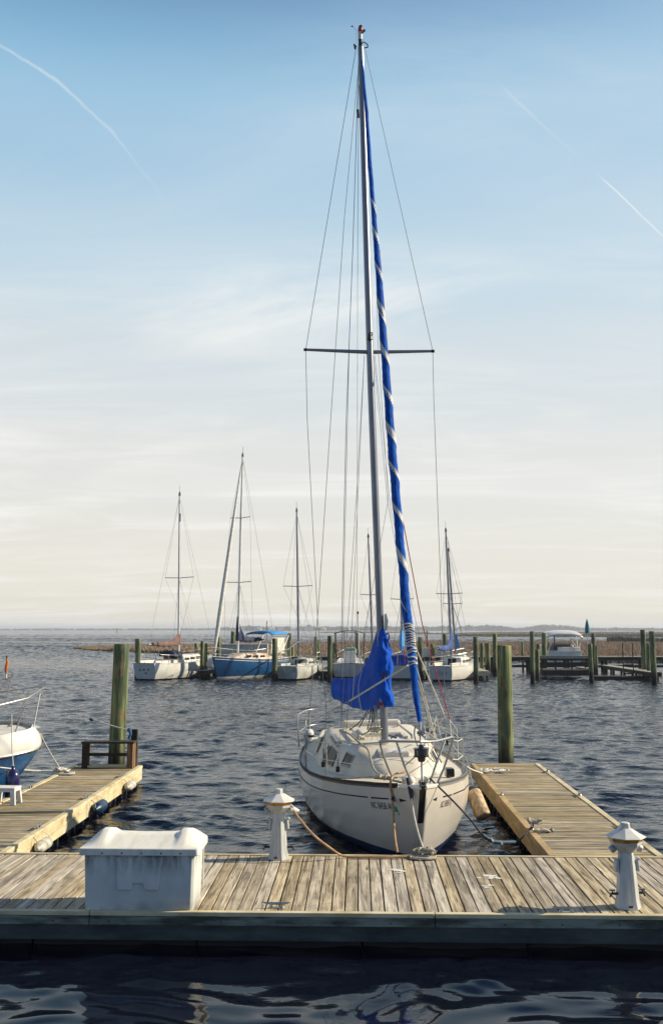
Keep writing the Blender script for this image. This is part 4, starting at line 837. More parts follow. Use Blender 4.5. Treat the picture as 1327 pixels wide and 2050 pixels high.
# the pale sailcloth edge that spirals up between the turns of blue, widest in the middle
mm = MB(); acc = 0; prev = path[0]; rows = []
for i, p in enumerate(path):
    acc += (p - prev).length; prev = p; tw = -(acc * 8.2 + .7 * math.sin(acc * 1.35))
    k = i / len(path); wd = float(np.interp(k, [0, .27, .30, .45, .62, .76, .80, 1], [0, .0, .50, .60, .78, .75, .0, 0]))
    wd *= 1 + .35 * math.sin(acc * 2.9)
    if wd <= .01: continue
    c0 = .55 + tw
    rows.append([(p.x + rr[i] * (1.13) * math.cos(c0 + w_ * wd), p.y + rr[i] * 1.13 * math.sin(c0 + w_ * wd), p.z) for w_ in np.linspace(-1, 1, 7)])
mm.grid(rows); mm.build('sail_edge', MAT['sailcloth'], sail, 70)
mm = MB()
for py in list(range(1250, 1308, 5)) + [1316, 1325, 1329]:
    c = np.array([float(np.interp(py, [f[1] for f in fur[::-1]], [x for x in q])) for q in zip(*[(p.x, p.y, p.z) for p in cp[::-1]])]); r_ = float(np.interp(py, [f[1] for f in fur[::-1]], rad[::-1])) * 1.12; j = random.uniform(-.35, .35)
    mm.tube([(c[0] + r_ * math.cos(a), c[1] + r_ * math.sin(a), c[2] + j * r_ * math.cos(a) + .01 * math.sin(3 * a)) for a in np.linspace(0, 2 * math.pi, 22)], random.choice((.010, .013, .009)), 6)
mm.build('sail_lashing', MAT['rope_white'], sail)
MB().tube([bp(840, 1446, .5), bp(841, 1462, .46)], [.035, .02], 8).build('sail_tack', MAT['alu'], sail)
# ------------------------------------------------------------------ boom and its canvas cover
bA = bp(770, 1388, UM + .10); bE = bp(668, 1376, UM + 3.9)
MB().tube([bA, bE], .05, 12).build('boom', MAT['mast'], sb)
keys = [(-.085, 1411, 1278, .35), (-.07, 1414, 1266, .85), (-.045, 1415, 1258, 1.0), (0.0, 1417, 1254, 1.05), (.04, 1419, 1258, 1.0), (.10, 1421, 1275, 1.0), (.20, 1422, 1300, .85), (.32, 1422, 1328, .75), (.45, 1420, 1350, .75), (.60, 1416, 1357, .75), (.78, 1408, 1358, .7), (1.0, 1398, 1357, .6)]
ks = [k[0] for k in keys]; secs = []; NS = 46; rd = random.Random(4)
for i in range(NS):
    s_ = -.085 + (1.085) * (i / (NS - 1)) ** 1.35; c = bA.lerp(bE, s_)
    px = proj(BM @ c)[0]; yb_, yt_, wf = (float(np.interp(s_, ks, [k[j] for k in keys])) for j in (1, 2, 3))
    zb_, zt_ = bp(px, yb_, c.y).z, bp(px, yt_, c.y).z; hh = zt_ - zb_; ring = []
    for a in np.linspace(0, 2 * math.pi, 44, endpoint=False):
        v = (math.sin(a) + 1) / 2; wid = .150 * wf * (1.0 - (.62 - .34 * max(0, 1 - max(s_, 0) / .14)) * v ** 1.3) * (1 - .3 * (1 - v) ** 4)
        wr = 1 + .16 * math.sin(v * 15 + s_ * 6) * math.exp(-s_ * 3) + .12 * math.sin(s_ * 22 + v * 5)
        mk_ = ((zb_ + hh * v) - mb0.z) / (mtop.z - mb0.z); ring.append((c.x + (mpt(mk_).x - bA.x) * max(0, 1 - max(s_, 0) / .2) + math.cos(a) * wid * wr, c.y + .03 * math.sin(v * 11), zb_ + hh * v + .012 * math.sin(s_ * 30) * (1 - v)))
    secs.append(ring)
mm = MB(); mm.loft(secs); cover = mm.build('boom_cover', MAT['canvas'], sb, 75)
# the overlapping front flap laced round the mast
rows = []
for j in range(34):
    v = j / 33; z_ = bp(780, 1413 - v * 138, UM).z; cx_ = mpt((z_ - mb0.z) / (mtop.z - mb0.z)).x; wav = .022 * math.sin(v * 19) + .018 * math.sin(v * 41 + 1)
    wd = .135 + .035 * math.sin(v * 8.5 + .6) - .05 * max(0, v - .8) * 4; rows.append([(cx_ - .01 + wav * .8 + (wd + .01) * w_, UM - .27 + .14 * w_ ** 2 + .03 * math.sin(w_ * 5 + v * 13) + wav, z_) for w_ in np.linspace(0, 1, 10)])
mm = MB(); mm.grid(rows); mm.build('cover_flap', MAT['canvas'], cover, 75, solid=.008)
mm = MB(); q = bp(768, 1352, UM - .25); mm.box(q, (.07, .02, .13), (0, .2, 0)); mm.build('cover_gap_shade', MAT['stripe'], cover, 0, bevel=.02)  # dark slab painted in for the shade inside the cover's opening
mm = MB(); [mm.tube([bp(*a) for a in pts], .012, 6, sm=4) for pts in ([(770, 1272, UM - .2), (777, 1268, UM - .25), (778, 1280, UM - .25), (770, 1281, UM - .22)], [(772, 1280, UM - .22), (768, 1290, UM - .25), (771, 1297, UM - .25)], [(776, 1282, UM - .25), (781, 1295, UM - .25)])]; mm.build('cover_tie', MAT['stripe'], cover)
mm = MB(); mm.loft([[bp(769, 1230, UM - .1), bp(773, 1228, UM - .15), bp(772, 1229, UM + .05)], [bp(769, 1250, UM - .1), bp(777, 1243, UM - .2), bp(774, 1246, UM + .05)], [bp(770, 1262, UM - .1), bp(775, 1260, UM - .15), bp(773, 1262, UM + .02)]]); mm.build('sail_headboard', MAT['sailcloth'], sb, 40, solid=0)
mm = MB()
for a, b, c_ in (((737, 1421, 4.3), (720, 1445, 4.1), (699, 1462, 4.0)), ((742, 1421, 4.2), (728, 1440, 4.1), (719, 1456, 3.9)), ((743, 1421, 4.2), (740, 1440, 4.0), (735, 1460, 3.9)), ((746, 1420, 4.1), (742, 1458, 3.9), (724, 1472, 3.7)), ((748, 1420, 4.1), (748, 1440, 4.0), (737, 1464, 3.7))): mm.tube([bp(*a), bp(*b), bp(*c_)], .011, 6, sm=5)
mm.build('cover_strap', MAT['black'], sb)
mm = MB(); [mm.tube([bp(750 + d, 1412, UM + .1), bp(751 + d * 1.2, 1440, UM + .05), bp(749 + d * 2, 1455, UM)], .008, 6) for d in (-1, 1, 3.5)]; knot(mm, bp(750, 1462, UM - .1), .12, .009, 5, 30); [mm.tube([bp(750, 1455, UM), bp(750 + d, 1472, UM - .2), bp(748 + d * 1.6, 1482, UM - .3)], .008, 6, sm=3) for d in (-10, -3, 5, 9)]; mm.build('halyard_bundle', MAT['rope'], sb)
mm = MB(); knot(mm, bp(762, 1412, UM - .08), .06, .010, 6, 14); mm.build('gooseneck_lashing', MAT['red'], sb)
mm = MB(); knot(mm, bp(787, 1476, UM - .2), .08, .009, 16, 16); mm.build('blue_line_coil', MAT['wire_blue'], sb)
mm = MB(); mm.tube([bp(680, 1462, 5.0), bp(700, 1470, 4.4), bp(722, 1490, 3.4), bp(736, 1500, 2.6), bp(742, 1520, 2.25), bp(752, 1545, 1.9), bp(780, 1560, 1.2), bp(802, 1566, .8)], .018, 7, sm=5); mm.build('deck_cord', MAT['rope'], sb)
# things of their own: lines and cords from the boat to the docks
def world(v): return BM @ Vector(v)
t = tag(MB().tube([PED + Vector((.20, -.05, .655)), P(600, 1640, Y=13.3), P(628, 1672, Y=13.25), P(660, 1697, Y=13.3), Vector((P(690, 1710, z=DZ).x, 13.42, DZ + .03)), Vector((P(740, 1714, z=DZ).x, 13.38, DZ + .025)), Vector((P(800, 1713, z=DZ).x, 13.42, DZ + .025)), Vector((P(840, 1710, z=DZ).x, 13.5, DZ + .03))], .016, 8, sm=6).build('shore_cable', MAT['cord'], None), 'tan shore power cord looping from the left pedestal to the bow cleat', 'cord')
tag(MB().tube([P(795, 1706, Y=13.6), P(790, 1675, Y=13.75), P(787, 1625, Y=14.3), world(on_hull(uat(787, .1), 1.08, -1, .03)), world(on_hull(uat(786, .0), 1.28, -1, .02)), world((-.28, .75, 1.36)), world((-.05, 1.1, 1.33))], .017, 8, sm=6).build('shore_cable', MAT['cord'], None), 'tan cord hanging down the shaded side of the cream bow', 'cord')
mm = MB(); s0 = world((-.16, .35, 1.34)); s1 = P(822, 1585, Y=14.1); s2 = P(827, 1625, Y=14.0)
tag(mm.tube([s0, s1, s2, P(836, 1665, Y=13.75), BOWCLEAT], .013, 8, sm=4).build('mooring_line', MAT['rope_white'], None), 'pale bow line from the cream sailboat straight down to the dock cleat', 'mooring line')
ml_ = bpy.data.objects[C.objects[-1].name]; mm = MB(); mm.tube([s0 + Vector((0, -.02, .01)), s1, P(824, 1603, Y=14.07)], [.03, .035, .02], 8, sm=4); w_ = mm.build('chafe_wrap', MAT['rope_dark'], ml_)
mm = MB(); knot(mm, BOWCLEAT + Vector((0, 0, .03)), .10, .016, 31, 34); mm.tube([BOWCLEAT + Vector((.14, 0, .0)), BOWCLEAT + Vector((.10, .0, .05)), BOWCLEAT + Vector((-.1, .02, .05)), BOWCLEAT + Vector((-.16, 0, .03))], .02, 8, sm=4); mm.build('knot', MAT['rope'], ml_)
cc = P(847, 1720, z=DZ); mm = MB(); mm.tube(coil((cc.x, cc.y, 0), .19, 4, .015, DZ + .005, 2, 1.0, .55), .015, 7, sm=2); tag(mm.build('rope_coil', MAT['rope'], None), 'flat grey rope coil on the dock below the bow of the cream sailboat', 'rope')
A = world((.17, .40, 1.34)); Bq = P(942, 1642, Y=14.6); 
l2 = tag(MB().tube([A, P(905, 1602, Y=14.3), Bq, P(965, 1671, Y=14.7), P(995, 1686, Y=14.8), P(1030, 1686, Y=15.0), P(1050, 1672, Y=15.05), RCLEAT], .014, 8, sm=5).build('mooring_line', MAT['rope_dark'], None), 'dark bow line with a teal wrap sagging to the right finger dock', 'mooring line')
mm = MB(); mm.tube([P(965, 1671, Y=14.7), P(978, 1680, Y=14.75), P(995, 1686, Y=14.8), P(1030, 1686, Y=15.0)], .030, 10, sm=5); mm.build('chafe_wrap', MAT['rope_teal'], l2)
mm = MB(); [mm.tube([P(x, y - 4, Y=14.75 + (x - 985) * .005), P(x + 5, y + 4, Y=14.72 + (x - 985) * .005)], .014, 6) for x, y in ((982, 1682), (1000, 1687))]; mm.build('wrap_tie', MAT['rope_white'], l2)
mm = MB(); knot(mm, RCLEAT + Vector((.03, 0, .05)), .10, .018, 12, 34); mm.build('knot', MAT['rope'], l2)
cc = P(1088, 1667, z=DZ); mm = MB(); mm.tube([(cc.x + .13 * math.cos(a) * (1 + .25 * math.sin(a * 1.7)), cc.y + .06 * math.sin(a * 1.13), DZ + .03 + .02 * math.sin(a * 3)) for a in np.linspace(0, 19, 60)], .018, 7); tag(mm.build('rope_coil', MAT['rope'], None), 'grey rope end heaped beside the knotted cleat on the right finger dock', 'rope')
A = world((H.half(3.6, .95), 3.6, 1.02)); K = P(965, 1548, z=DZ + .05)
l3 = tag(MB().tube([A, P(945, 1541, Y=18.6), K], .016, 8, sm=4).build('mooring_line', MAT['rope_white'], None), 'short white line from the sailboat side to the far corner of the right finger dock', 'mooring line')
cc = P(985, 1546, z=DZ); mm = MB(); rdd = random.Random(9); mm.tube([(cc.x + .34 * math.cos(a * 1.0) * (1 - .02 * a) + rdd.uniform(-.05, .05), cc.y + .22 * math.sin(a * 1.37) + rdd.uniform(-.05, .05), DZ + .03 + rdd.uniform(0, .03)) for a in np.linspace(0, 26, 90)], .017, 7); tag(mm.build('rope_coil', MAT['rope_white'], None), 'tangled pale rope heap on the far left corner of the right finger dock', 'rope')
# ------------------------------------------------------------------ the motor sailer at the left edge
tip = Vector((-6.86, 20.5, 0)); LH = Hull(8.5, 3.3, 1.50, 1.25, 1.2, rake=.72, wts=[.28, .56, .72, .84, .93, .97, .99, 1, 1, .98, .94, .88, .8])
LH.u0 = lambda z: .16 * ((z - 1.16) / .34) ** 2 if z > 1.16 else .85 * (1 - max(z, 0) / 1.16) ** 1.1 + (abs(z) * 2 if z < 0 else 0)
lphi = R(126)
lb = thing('cruising_boat', 'white cabin boat with blue underside cut off by the left picture edge', 'boat', (tip.x, tip.y, 0), lphi)
LM = Matrix.Translation((tip.x, tip.y, 0)) @ Matrix.Rotation(lphi, 4, 'Z'); LI = LM.inverted()
def lp(px, py, z):
    return LI @ P(px, py, z=z)
zk = lambda u: LH.sheer(u) - .36
LH.part(lambda u: zk(u), lambda u: LH.sheer(u) + .05, 8, 40).build('hull', MAT['white'], lb, 50)
LH.part(lambda u: -.4, lambda u: zk(u), 10, 40).build('hull_bottom', MAT['bluebot'], lb, 50)
for sd in (-1, 1):
    us = np.linspace(.25, 8.2, 50); MB().tube([(sd * (LH.half(u, zk(u)) + .01), u, zk(u)) for u in us], .028, 6).build('rub_strake', MAT['alu'], lb)
LH.deck(-.02, .05, .05).build('deck', MAT['nonskid'], lb, 60)
lc = [(.95, .35, .25, .04), (1.15, .52, .42, .24), (1.8, .78, .66, .38), (3.4, .95, .82, .48), (4.6, 1.0, .86, .55), (6.0, 1.0, .86, .55)]
m = MB(); m.loft([roundsec(u, hb, ht, LH.sheer(u) - .03, LH.sheer(u) + h, r=.08) for u, hb, ht, h in lc]); m.build('cabin', MAT['white'], lb, 45)
m = MB(); m.loft([roundsec(u, hb, ht, LH.sheer(u) + .3, LH.sheer(u) + h, r=.06) for u, hb, ht, h in ((1.35, .35, .30, .5), (1.6, .5, .45, .78), (4.8, .7, .6, .9))]); m.build('coach_roof', MAT['white'], lb, 45)
for sd in (-1, 1):
    for u in (1.45, 1.95, 2.6, 3.3):
        hb = float(np.interp(u, [c[0] for c in lc], [c[1] for c in lc])); ht = float(np.interp(u, [c[0] for c in lc], [c[2] for c in lc])); x = (hb + ht) / 2 + .012
        m = MB(); m.box((sd * x, u, LH.sheer(u) + .20), (.02, .20, .15), (0, sd * R(-17), R(0) - sd * R(14 if u < 3 else 4))); w_ = m.build('cabin_window', MAT['glass'], lb, 0, bevel=.004)
        m = MB(); m.box((sd * (x - .006), u, LH.sheer(u) + .20), (.02, .25, .20), (0, sd * R(-17), R(0) - sd * R(14 if u < 3 else 4))); m.build('frame', MAT['alu'], w_, 0, bevel=.01)
rail = []
for sd in (-1, 1):
    def e(u, h): return (sd * max(LH.half(u, LH.sheer(u)) - .10, .05), u, LH.sheer(u) + h)
    MB().tube([(0, -.12, LH.sheer(0) + .78), (sd * .25, -.06, LH.sheer(0) + .78), e(.5, .68), e(1.4, .60), e(3.0, .56), e(5, .56)], .014, 8).build('bow_rail', MAT['steel'], lb)
    for u, du in ((.25, -.20), (.8, -.25), (1.9, -.3), (3.2, -.3)): MB().tube([e(u, 0), (sd * max(LH.half(max(u + du, .05), 1.4) - .08, .16), u + du, LH.sheer(u) + (.70 if u < .5 else .62))], .013, 8).build('rail_post', MAT['steel'], lb)
q0, q1 = lp(8, 1423, 2.0), lp(22, 1360, 2.9)
a0 = LI @ P(8, 1423, Y=tip.y - .2); a1 = LI @ P(22, 1360, Y=tip.y - .2); MB().tube([a0, a1], .014, 8).build('rod_post', MAT['steel'], lb); MB().tube([LI @ P(16, 1359, Y=tip.y - .2), LI @ P(28, 1354, Y=tip.y - .2)], .016, 8).build('rod_head', MAT['steel'], lb)
MB().lathe([(.05, 0), (.05, .04), (.02, .07)], 12, (0.15, .5, LH.sheer(.5) + .0)).build('deck_fitting', MAT['alu'], lb)
# navy fender hanging between the boat and the finger dock
fc = P(26, 1566, Y=18.0); t = thing('boat_fender', 'navy blue fender hanging beside the white stool', 'fender', (fc.x, fc.y, fc.z))
MB().lathe([(.03, .30), (.035, .24), (.09, .20), (.125, .12), (.13, .0), (.13, -.25), (.09, -.36), (.03, -.42)], 20).build('body', MAT['navyplastic'], t, 50)
tp_ = P(24, 1422 + 8, Y=18.15); MB().tube([(0, 0, .28), tuple(P(25, 1500, Y=18.1) - fc), tuple(tp_ - fc)], .010, 6).build('lanyard', MAT['rope_white'], t)
bw_ = LM @ Vector((0, 0, 1.40))
tag(MB().tube([P(81, 1468, Y=tip.y - .35), P(100, 1505, Y=(tip.y + LCLEAT.y) / 2), LCLEAT], .011, 8, sm=3).build('mooring_line', MAT['rope_white'], None), 'white line from the bow of the left boat down to its dock cleat', 'mooring line')
tag(MB().tube([P(-30, 1533, Y=16.9), P(60, 1542, Y=LCLEAT.y - .6), LCLEAT], .011, 8, sm=3).build('mooring_line', MAT['rope_white'], None), 'white line running level from the left picture edge to the dock cleat', 'mooring line')
mm = MB(); knot(mm, LCLEAT + Vector((0, 0, .02)), .15, .018, 44, 40); mm.tube(coil((LCLEAT.x + .12, LCLEAT.y - .12, 0), .24, 3, .016, DZ + .01, 12), .016, 7); tag(mm.build('rope_coil', MAT['rope_white'], None), 'white rope knotted and coiled on the far edge of the left finger dock', 'rope')
# ------------------------------------------------------------------ the far side of the basin
def simple_boat(name, label, bow, aft_deg, L, B, zb, zm, hullm, botm, mast_px=None, mast_top=None, mast_u=None, spread=(), cover=None, cabm='white', deckm='nonskid', cab=None, transom_dark=False, furl=None, stern_rail=True, bimini=None, boot=.14, wts=None, rake=.7, lean=0, glassm='glass', cat='boat'):
    """bow = world x,y of the stem; aft_deg = rotation of the boat's aft axis from +Y"""
    phi = R(aft_deg); t = thing(name, label, cat, (bow[0], bow[1], 0), phi)
    M_ = Matrix.Translation((bow[0], bow[1], 0)) @ Matrix.Rotation(phi, 4, 'Z'); I_ = M_.inverted()
    h = Hull(L, B, zb, zm, zm * 1.02, rake=rake, wts=wts, stern=.25)
    def q(px, py, u):
        o = I_ @ Vector((0, 0, HC)); d = I_.to_3x3() @ ray(px, py); return o + d * ((u - o.y) / d.y)
    h.part(lambda u: boot, lambda u: h.sheer(u), 7, 24).build('hull', MAT[hullm], t, 50)
    h.part(lambda u: -.4, lambda u: boot, 4, 24).build('hull_bottom', MAT[botm], t, 50)
    h.deck(-.0, .05, .0, 16).build('deck', MAT[deckm], t, 60)
    for sd in (-1, 1):
        us = np.linspace(.05, L - .05, 24); MB().tube([(sd * h.half(u, h.sheer(u)), u, h.sheer(u) + .02) for u in us], .025, 6).build('gunwale', MAT['white' if hullm != 'white_dull' else 'white_dull'], t)
    if cab:
        ua, ub, w, hh, slope = cab
        secs = [roundsec(u, w * k, w * k * .85, h.sheer(u) - .02, h.sheer(u) + hh * g, r=.1) for u, k, g in ((ua, .45, .15), (ua + slope * .5, .7, .6), (ua + slope, .85, .92), ((ua + ub) / 2, 1, 1), (ub, 1, 1.05))]
        MB().loft(secs).build('cabin', MAT[cabm], t, 45)
        for sd in (-1, 1):
            for k in range(3):
                u = ua + slope + .35 + k * (ub - ua - slope) * .3; m = MB(); m.box((sd * (w * .93 + .015), u, h.sheer(u) + hh * .52), (.03, (ub - ua) * .16, hh * .32), (0, sd * R(-8), 0)); m.build('cabin_window', MAT[glassm], t, 0, bevel=.01)
        MB().b2((-.3, ub - .03, h.sheer(ub) - .1), (.3, ub + .03, h.sheer(ub) + hh * .9)).build('companionway', MAT['darkred' if name == 'cutter' else 'glass'], t, 0)
        cz = h.sheer(ub)
        for sd in (-1, 1): MB().b2((sd * w * .95, ub, cz - .05), (sd * w * .75, L - .35, cz + hh * .45)).build('coaming', MAT[cabm], t, 0, bevel=.03)
    hr = .6
    def e(sd, u, k=0): return Vector((sd * max(h.half(min(max(u, .05), L), h.sheer(u)) - .06, .08), u, h.sheer(u) + k))
    for sd in (-1, 1):
        MB().tube([Vector((0, -.05, zb + hr + .05)), e(sd, .5, hr + .03), e(sd, 1.4, hr)], .02, 6, sm=3).build('pulpit', MAT['steel'], t)
        for u in (.45, 1.4): MB().tube([e(sd, u), e(sd, u, hr)], .02, 6).build('pulpit_leg', MAT['steel'], t)
        for u in (L * .36, L * .56, L * .74): MB().tube([e(sd, u), e(sd, u, hr)], .014, 6).build('stanchion', MAT['steel'], t)
        for f in (.5, 1): MB().tube([e(sd, 1.4, hr * f), e(sd, L * .36, hr * f), e(sd, L * .56, hr * f), e(sd, L * .74, hr * f), e(sd, L - .6, hr * f)], .008, 5).build('lifeline', MAT['wire_pale'], t)
        if stern_rail:
            MB().tube([e(sd, L - 1.4, hr), e(sd, L - .15, hr + .05), Vector((sd * .3, L - .05, h.sheer(L) + hr + .05))], .02, 6).build('pushpit', MAT['steel'], t)
            for u in (L - 1.3, L - .15): MB().tube([e(sd, u), e(sd, u, hr)], .018, 6).build('pushpit_leg', MAT['steel'], t)
    if mast_px:
        u = mast_u; mt = q(mast_px[0], mast_top, u); mb_ = q(mast_px[1], 1306, u); mb_.z = h.sheer(u) + (cab[3] if cab and cab[0] < u < cab[1] else 0)
        mast = MB().tube([mb_, mb_.lerp(mt, .5), mt], [.085, .08, .06], 10).build('mast', MAT['mast' if hullm == 'white_dull' or mast_px[0] > 700 else 'white'], t, 60)
        MB().tube([mt, mt + Vector((0, 0, .28))], [.10, .05], 8).build('masthead', MAT['black'], mast); MB().tube([mt + Vector((0, 0, .2)), mt + Vector((0.03, 0, .75))], .012, 5).build('antenna', MAT['black'], mast)
        tips = []
        for xl, xr, ys in spread:
            c = q((xl + xr) / 2, ys, u); a, b = q(xl, ys, u), q(xr, ys, u); k = (c.z - mb_.z) / (mt.z - mb_.z); c = mb_.lerp(mt, k)
            MB().tube([c, Vector((a.x, u, c.z + .05))], .028, 6).build('spreader', MAT['wire'], mast); MB().tube([c, Vector((b.x, u, c.z + .05))], .028, 6).build('spreader', MAT['wire'], mast); tips.append((a.x, b.x, c.z + .05))
        for si, sd in enumerate((-1, 1)):
            pts = [mt - Vector((0, 0, .1))] + [Vector((tp[si], u, tp[2])) for tp in tips] + [Vector((sd * (h.half(u, .9) - .08), u, h.sheer(u)))]
            MB().tube(pts, .009, 5).build('shroud', MAT['wire'], t)
            if tips: c = mb_.lerp(mt, (tips[-1][2] - mb_.z) / (mt.z - mb_.z)); [MB().tube([c, Vector((sd * (h.half(u, .9) - .1), u + d, h.sheer(u)))], .008, 5).build('shroud', MAT['wire'], t) for d in (-.35, .4)]
        MB().tube([mt, Vector((0, .12, zb + .05))], .009, 5).build('forestay', MAT['wire'], t)
        MB().tube([mt, Vector((0, L - .12, h.sheer(L)))], .009, 5).build('backstay', MAT['wire'], t)
        MB().tube([mt - Vector((.05, 0, .3)), mb_ + Vector((-.14, -.1, .4))], .007, 5).build('halyard', MAT['wire_pale'], t)
        if furl:
            f0 = Vector((0, .2, zb + .35)); f1 = f0.lerp(mt, .95); pts = [f0.lerp(f1, k) for k in np.linspace(0, 1, 30)]
            MB().tube(pts, [.10, .16, .15, .13, .11, .07, .04], 10).build('furled_headsail', MAT[furl], t); MB().lathe([(.12, -.08), (.14, 0), (.12, .08)], 12, f0 - Vector((0, 0, .2))).build('furler_drum', MAT['steel'], t)
        if cover:
            cm, blen, bz, hz, drop = cover; a = mb_.copy(); a.z = bz; nb = 18; secs = []
            for i in range(nb):
                s_ = i / (nb - 1); up = hz * max(0, 1 - s_ / .32) ** 1.2 + .24 - .08 * s_; dn = .08 + drop * math.sin(s_ * math.pi); w_ = .14 * (1 - .3 * s_); wob = .03 * math.sin(s_ * 31)
                secs.append([(a.x + w_ * math.cos(k) * (1 - .55 * max(math.sin(k), 0)), a.y - .12 + s_ * blen, a.z + (up if math.sin(k) > 0 else dn) * math.sin(k) + wob) for k in np.linspace(0, 2 * math.pi, 16, endpoint=False)])
            MB().loft(secs).build('sail_cover', MAT[cm], t, 70); MB().tube([a, a + Vector((0, blen + .2, 0))], .05, 8).build('boom', MAT['mast'], t)
            MB().tube([a + Vector((0, blen * .5, -.05)), Vector((0, u + blen * .55, h.sheer(u) + .4))], .012, 5).build('mainsheet', MAT['rope_white'], t)
    if bimini:
        cm, ua, ub, w, z0, z1, legm = bimini; rows = []
        for i in range(11):
            x = -w + 2 * w * i / 10; rows.append([(x, uu, z1 - .22 * abs(x / w) ** 3 + .05 * math.sin(math.pi * k)) for k, uu in ((0, ua), (.33, ua + (ub - ua) * .33), (.67, ua + (ub - ua) * .67), (1, ub))])
        MB().grid(rows).build('bimini', MAT[cm], t, 60, solid=.05)
        for sd in (-1, 1):
            for u0_, u1_ in ((ua + .3, ua), ((ua + ub) / 2 + .2, ub), ((ua + ub) / 2, ua + .1)): MB().tube([(sd * w, u0_, z0), (sd * w * .99, u1_, z1 - .25)], .022, 6).build('bimini_frame', MAT[legm], t)
    return t, h, q
def aft(dx, dy): return math.degrees(math.atan2(-dx, dy))
def stern_bow(pxs, pys_w, D, dirx, diry, L):
    s_ = P(pxs, 1300, Y=D); n = math.hypot(dirx, diry); return (s_.x + dirx / n * L, D + diry / n * L), aft(-dirx, -diry)
b, a = stern_bow(289, 0, 66.5, .46, .91, 8.6)
tA, hA, qA = simple_boat('sailboat', 'white sailboat with brown sail cover, leftmost of the far row', b, a, 8.6, 2.7, 1.55, 1.15, 'white', 'black', (360, 358), 992, 3.6, [(331, 388, 1157)], ('browncanvas', 3.3, 2.45, .75, .12), 'white', 'nonskid', (2.0, 5.2, .78, .5, .9), boot=.10)
MB().tube([qA(362, 1028, 3.6), qA(362, 1043, 3.6)], .085, 8).build('radar_reflector', MAT['white'], tA)
m = MB(); m.loft([[(x * .75, 5.15 + d, hA.sheer(5) + .45 + z) for x, z in ((-1, 0), (-.8, .33), (0, .45), (.8, .33), (1, 0))] for d in (0, .9)]); m.build('spray_hood', MAT['navycanvas'], tA, 40)
MB().b2((-.28, 6.08, hA.sheer(6) + .0), (.22, 6.14, hA.sheer(6) + .62)).build('maroon_hatch', MAT['darkred'], tA, 0)
for x, z in ((-.35, .75), (.05, .72), (.4, .7), (-.1, .5)): MB().lathe([(.06, -.03), (.06, .03)], 10, (x, hA.u1(z) + .02, z), 'Y').build('exhaust_port', MAT['black'], tA)
b_ = P(426, 1320, Y=66.5); s_ = P(549, 1320, Y=74.0); L_ = math.hypot(s_.x - b_.x, 7.5); dx, dy = s_.x - b_.x, 7.5
tB, hB, qB = simple_boat('sailboat', 'blue hulled sailboat with a rolled white headsail and orange cabin sides', (b_.x, b_.y), aft(dx, dy), L_ + .6, 3.0, 1.62, 1.35, 'bluehull', 'white', (486, 476), 914, 3.4, [(462, 501, 1037), (450, 503, 1166)], ('navycanvas', 3.4, 2.75, 1.5, .1), 'teak', 'nonskid', (2.2, 6.2, .85, .42, .9), furl='sailcloth', boot=.22, bimini=('ltblue', 6.0, 8.6, 1.15, 1.7, 3.35, 'steel'))
MB().b2((.9, 6.3, 1.7), (.95, 8.3, 2.9)).build('side_curtain', MAT['sailcloth'], tB, 0)
for sd in (-1, 1): us = np.linspace(.1, L_ + .3, 24); MB().tube([(sd * (hB.half(u, hB.sheer(u) - .14) + .01), u, hB.sheer(u) - .14) for u in us], .022, 6).build('cream_stripe', MAT['white'], tB)
b, a = stern_bow(574, 0, 66.5, .30, .95, 6.8)
tC, hC, qC = simple_boat('sailboat', 'small dull white sailboat with bare boom between the blue boat and tall piling', b, a, 6.8, 2.2, 1.15, .95, 'white_dull', 'black', (594, 598), 1024, 2.6, [(567, 625, 1174)], None, 'white_dull', 'white_dull', (1.6, 4.4, .72, .45, .8), boot=.12)
MB().tube([qC(598, 1284, 2.6), qC(574, 1302, 6.2)], .05, 8).build('boom', MAT['mast'], tC)
b, a = stern_bow(698, 0, 69.0, .02, 1, 6.8)
tD, hD, qD = simple_boat('motorboat', 'white fishing boat with a black folding top frame behind the blue sail cover', b, a, 6.8, 2.35, 1.35, 1.05, 'white', 'black', cabm='white', deckm='white', cab=None, stern_rail=False, wts=[.05, .3, .5, .7, .88, .95, 1, 1, 1, 1, .99, .98, .97])
MB().loft([[(x, u, 1.0 + z) for x, z in ((-.45, 0), (-.42, zt), (.42, zt), (.45, 0))] for u, zt in ((3.0, .75), (3.5, .95), (4.3, .9))]).build('console', MAT['white'], tD, 0, bevel=.04)
MB().loft([[(x, u, zz) for x, zz in ((-.5, 1.75), (-.42, 2.15), (.42, 2.15), (.5, 1.75))] for u in (3.1, 4.2)]).build('console_cover', MAT['greynet'], tD, 0, bevel=.05)
rows = [[(x, u, 3.42 - .22 * abs(x / 1.15) ** 2.5) for u in (2.6, 4.6)] for x in np.linspace(-1.15, 1.15, 9)]; MB().grid(rows).build('folding_top', MAT['black'], tD, 60, solid=.05)
for sd in (-1, 1):
    for x0_, u in ((1.0, 2.8), (1.0, 4.5), (.38, 3.6)): MB().tube([(sd * x0_, u, 1.1), (sd * x0_ * 1.1, u, 3.25 if x0_ > .5 else 3.4)], .03, 6).build('top_frame', MAT['black'], tD)
    MB().tube([(sd * .38, 3.6, 2.3), (sd * -.38, 3.6, 3.3)], .014, 5).build('cross_brace', MAT['steel'], tD)
    MB().lathe([(.05, .5), (.2, .4), (.24, .1), (.24, -.3), (.12, -.45)], 14, (sd * 1.32, 6.2, 1.0)).build('hung_fender', MAT['black'], tD)
for x in (-.8, -.3, .2, .7): MB().tube([(x, 4.6, 3.3), (x, 4.75, 3.75)], .02, 5).build('rod_holder', MAT['white'], tD)
b, a = stern_bow(800, 0, 67, .10, 1, 7)
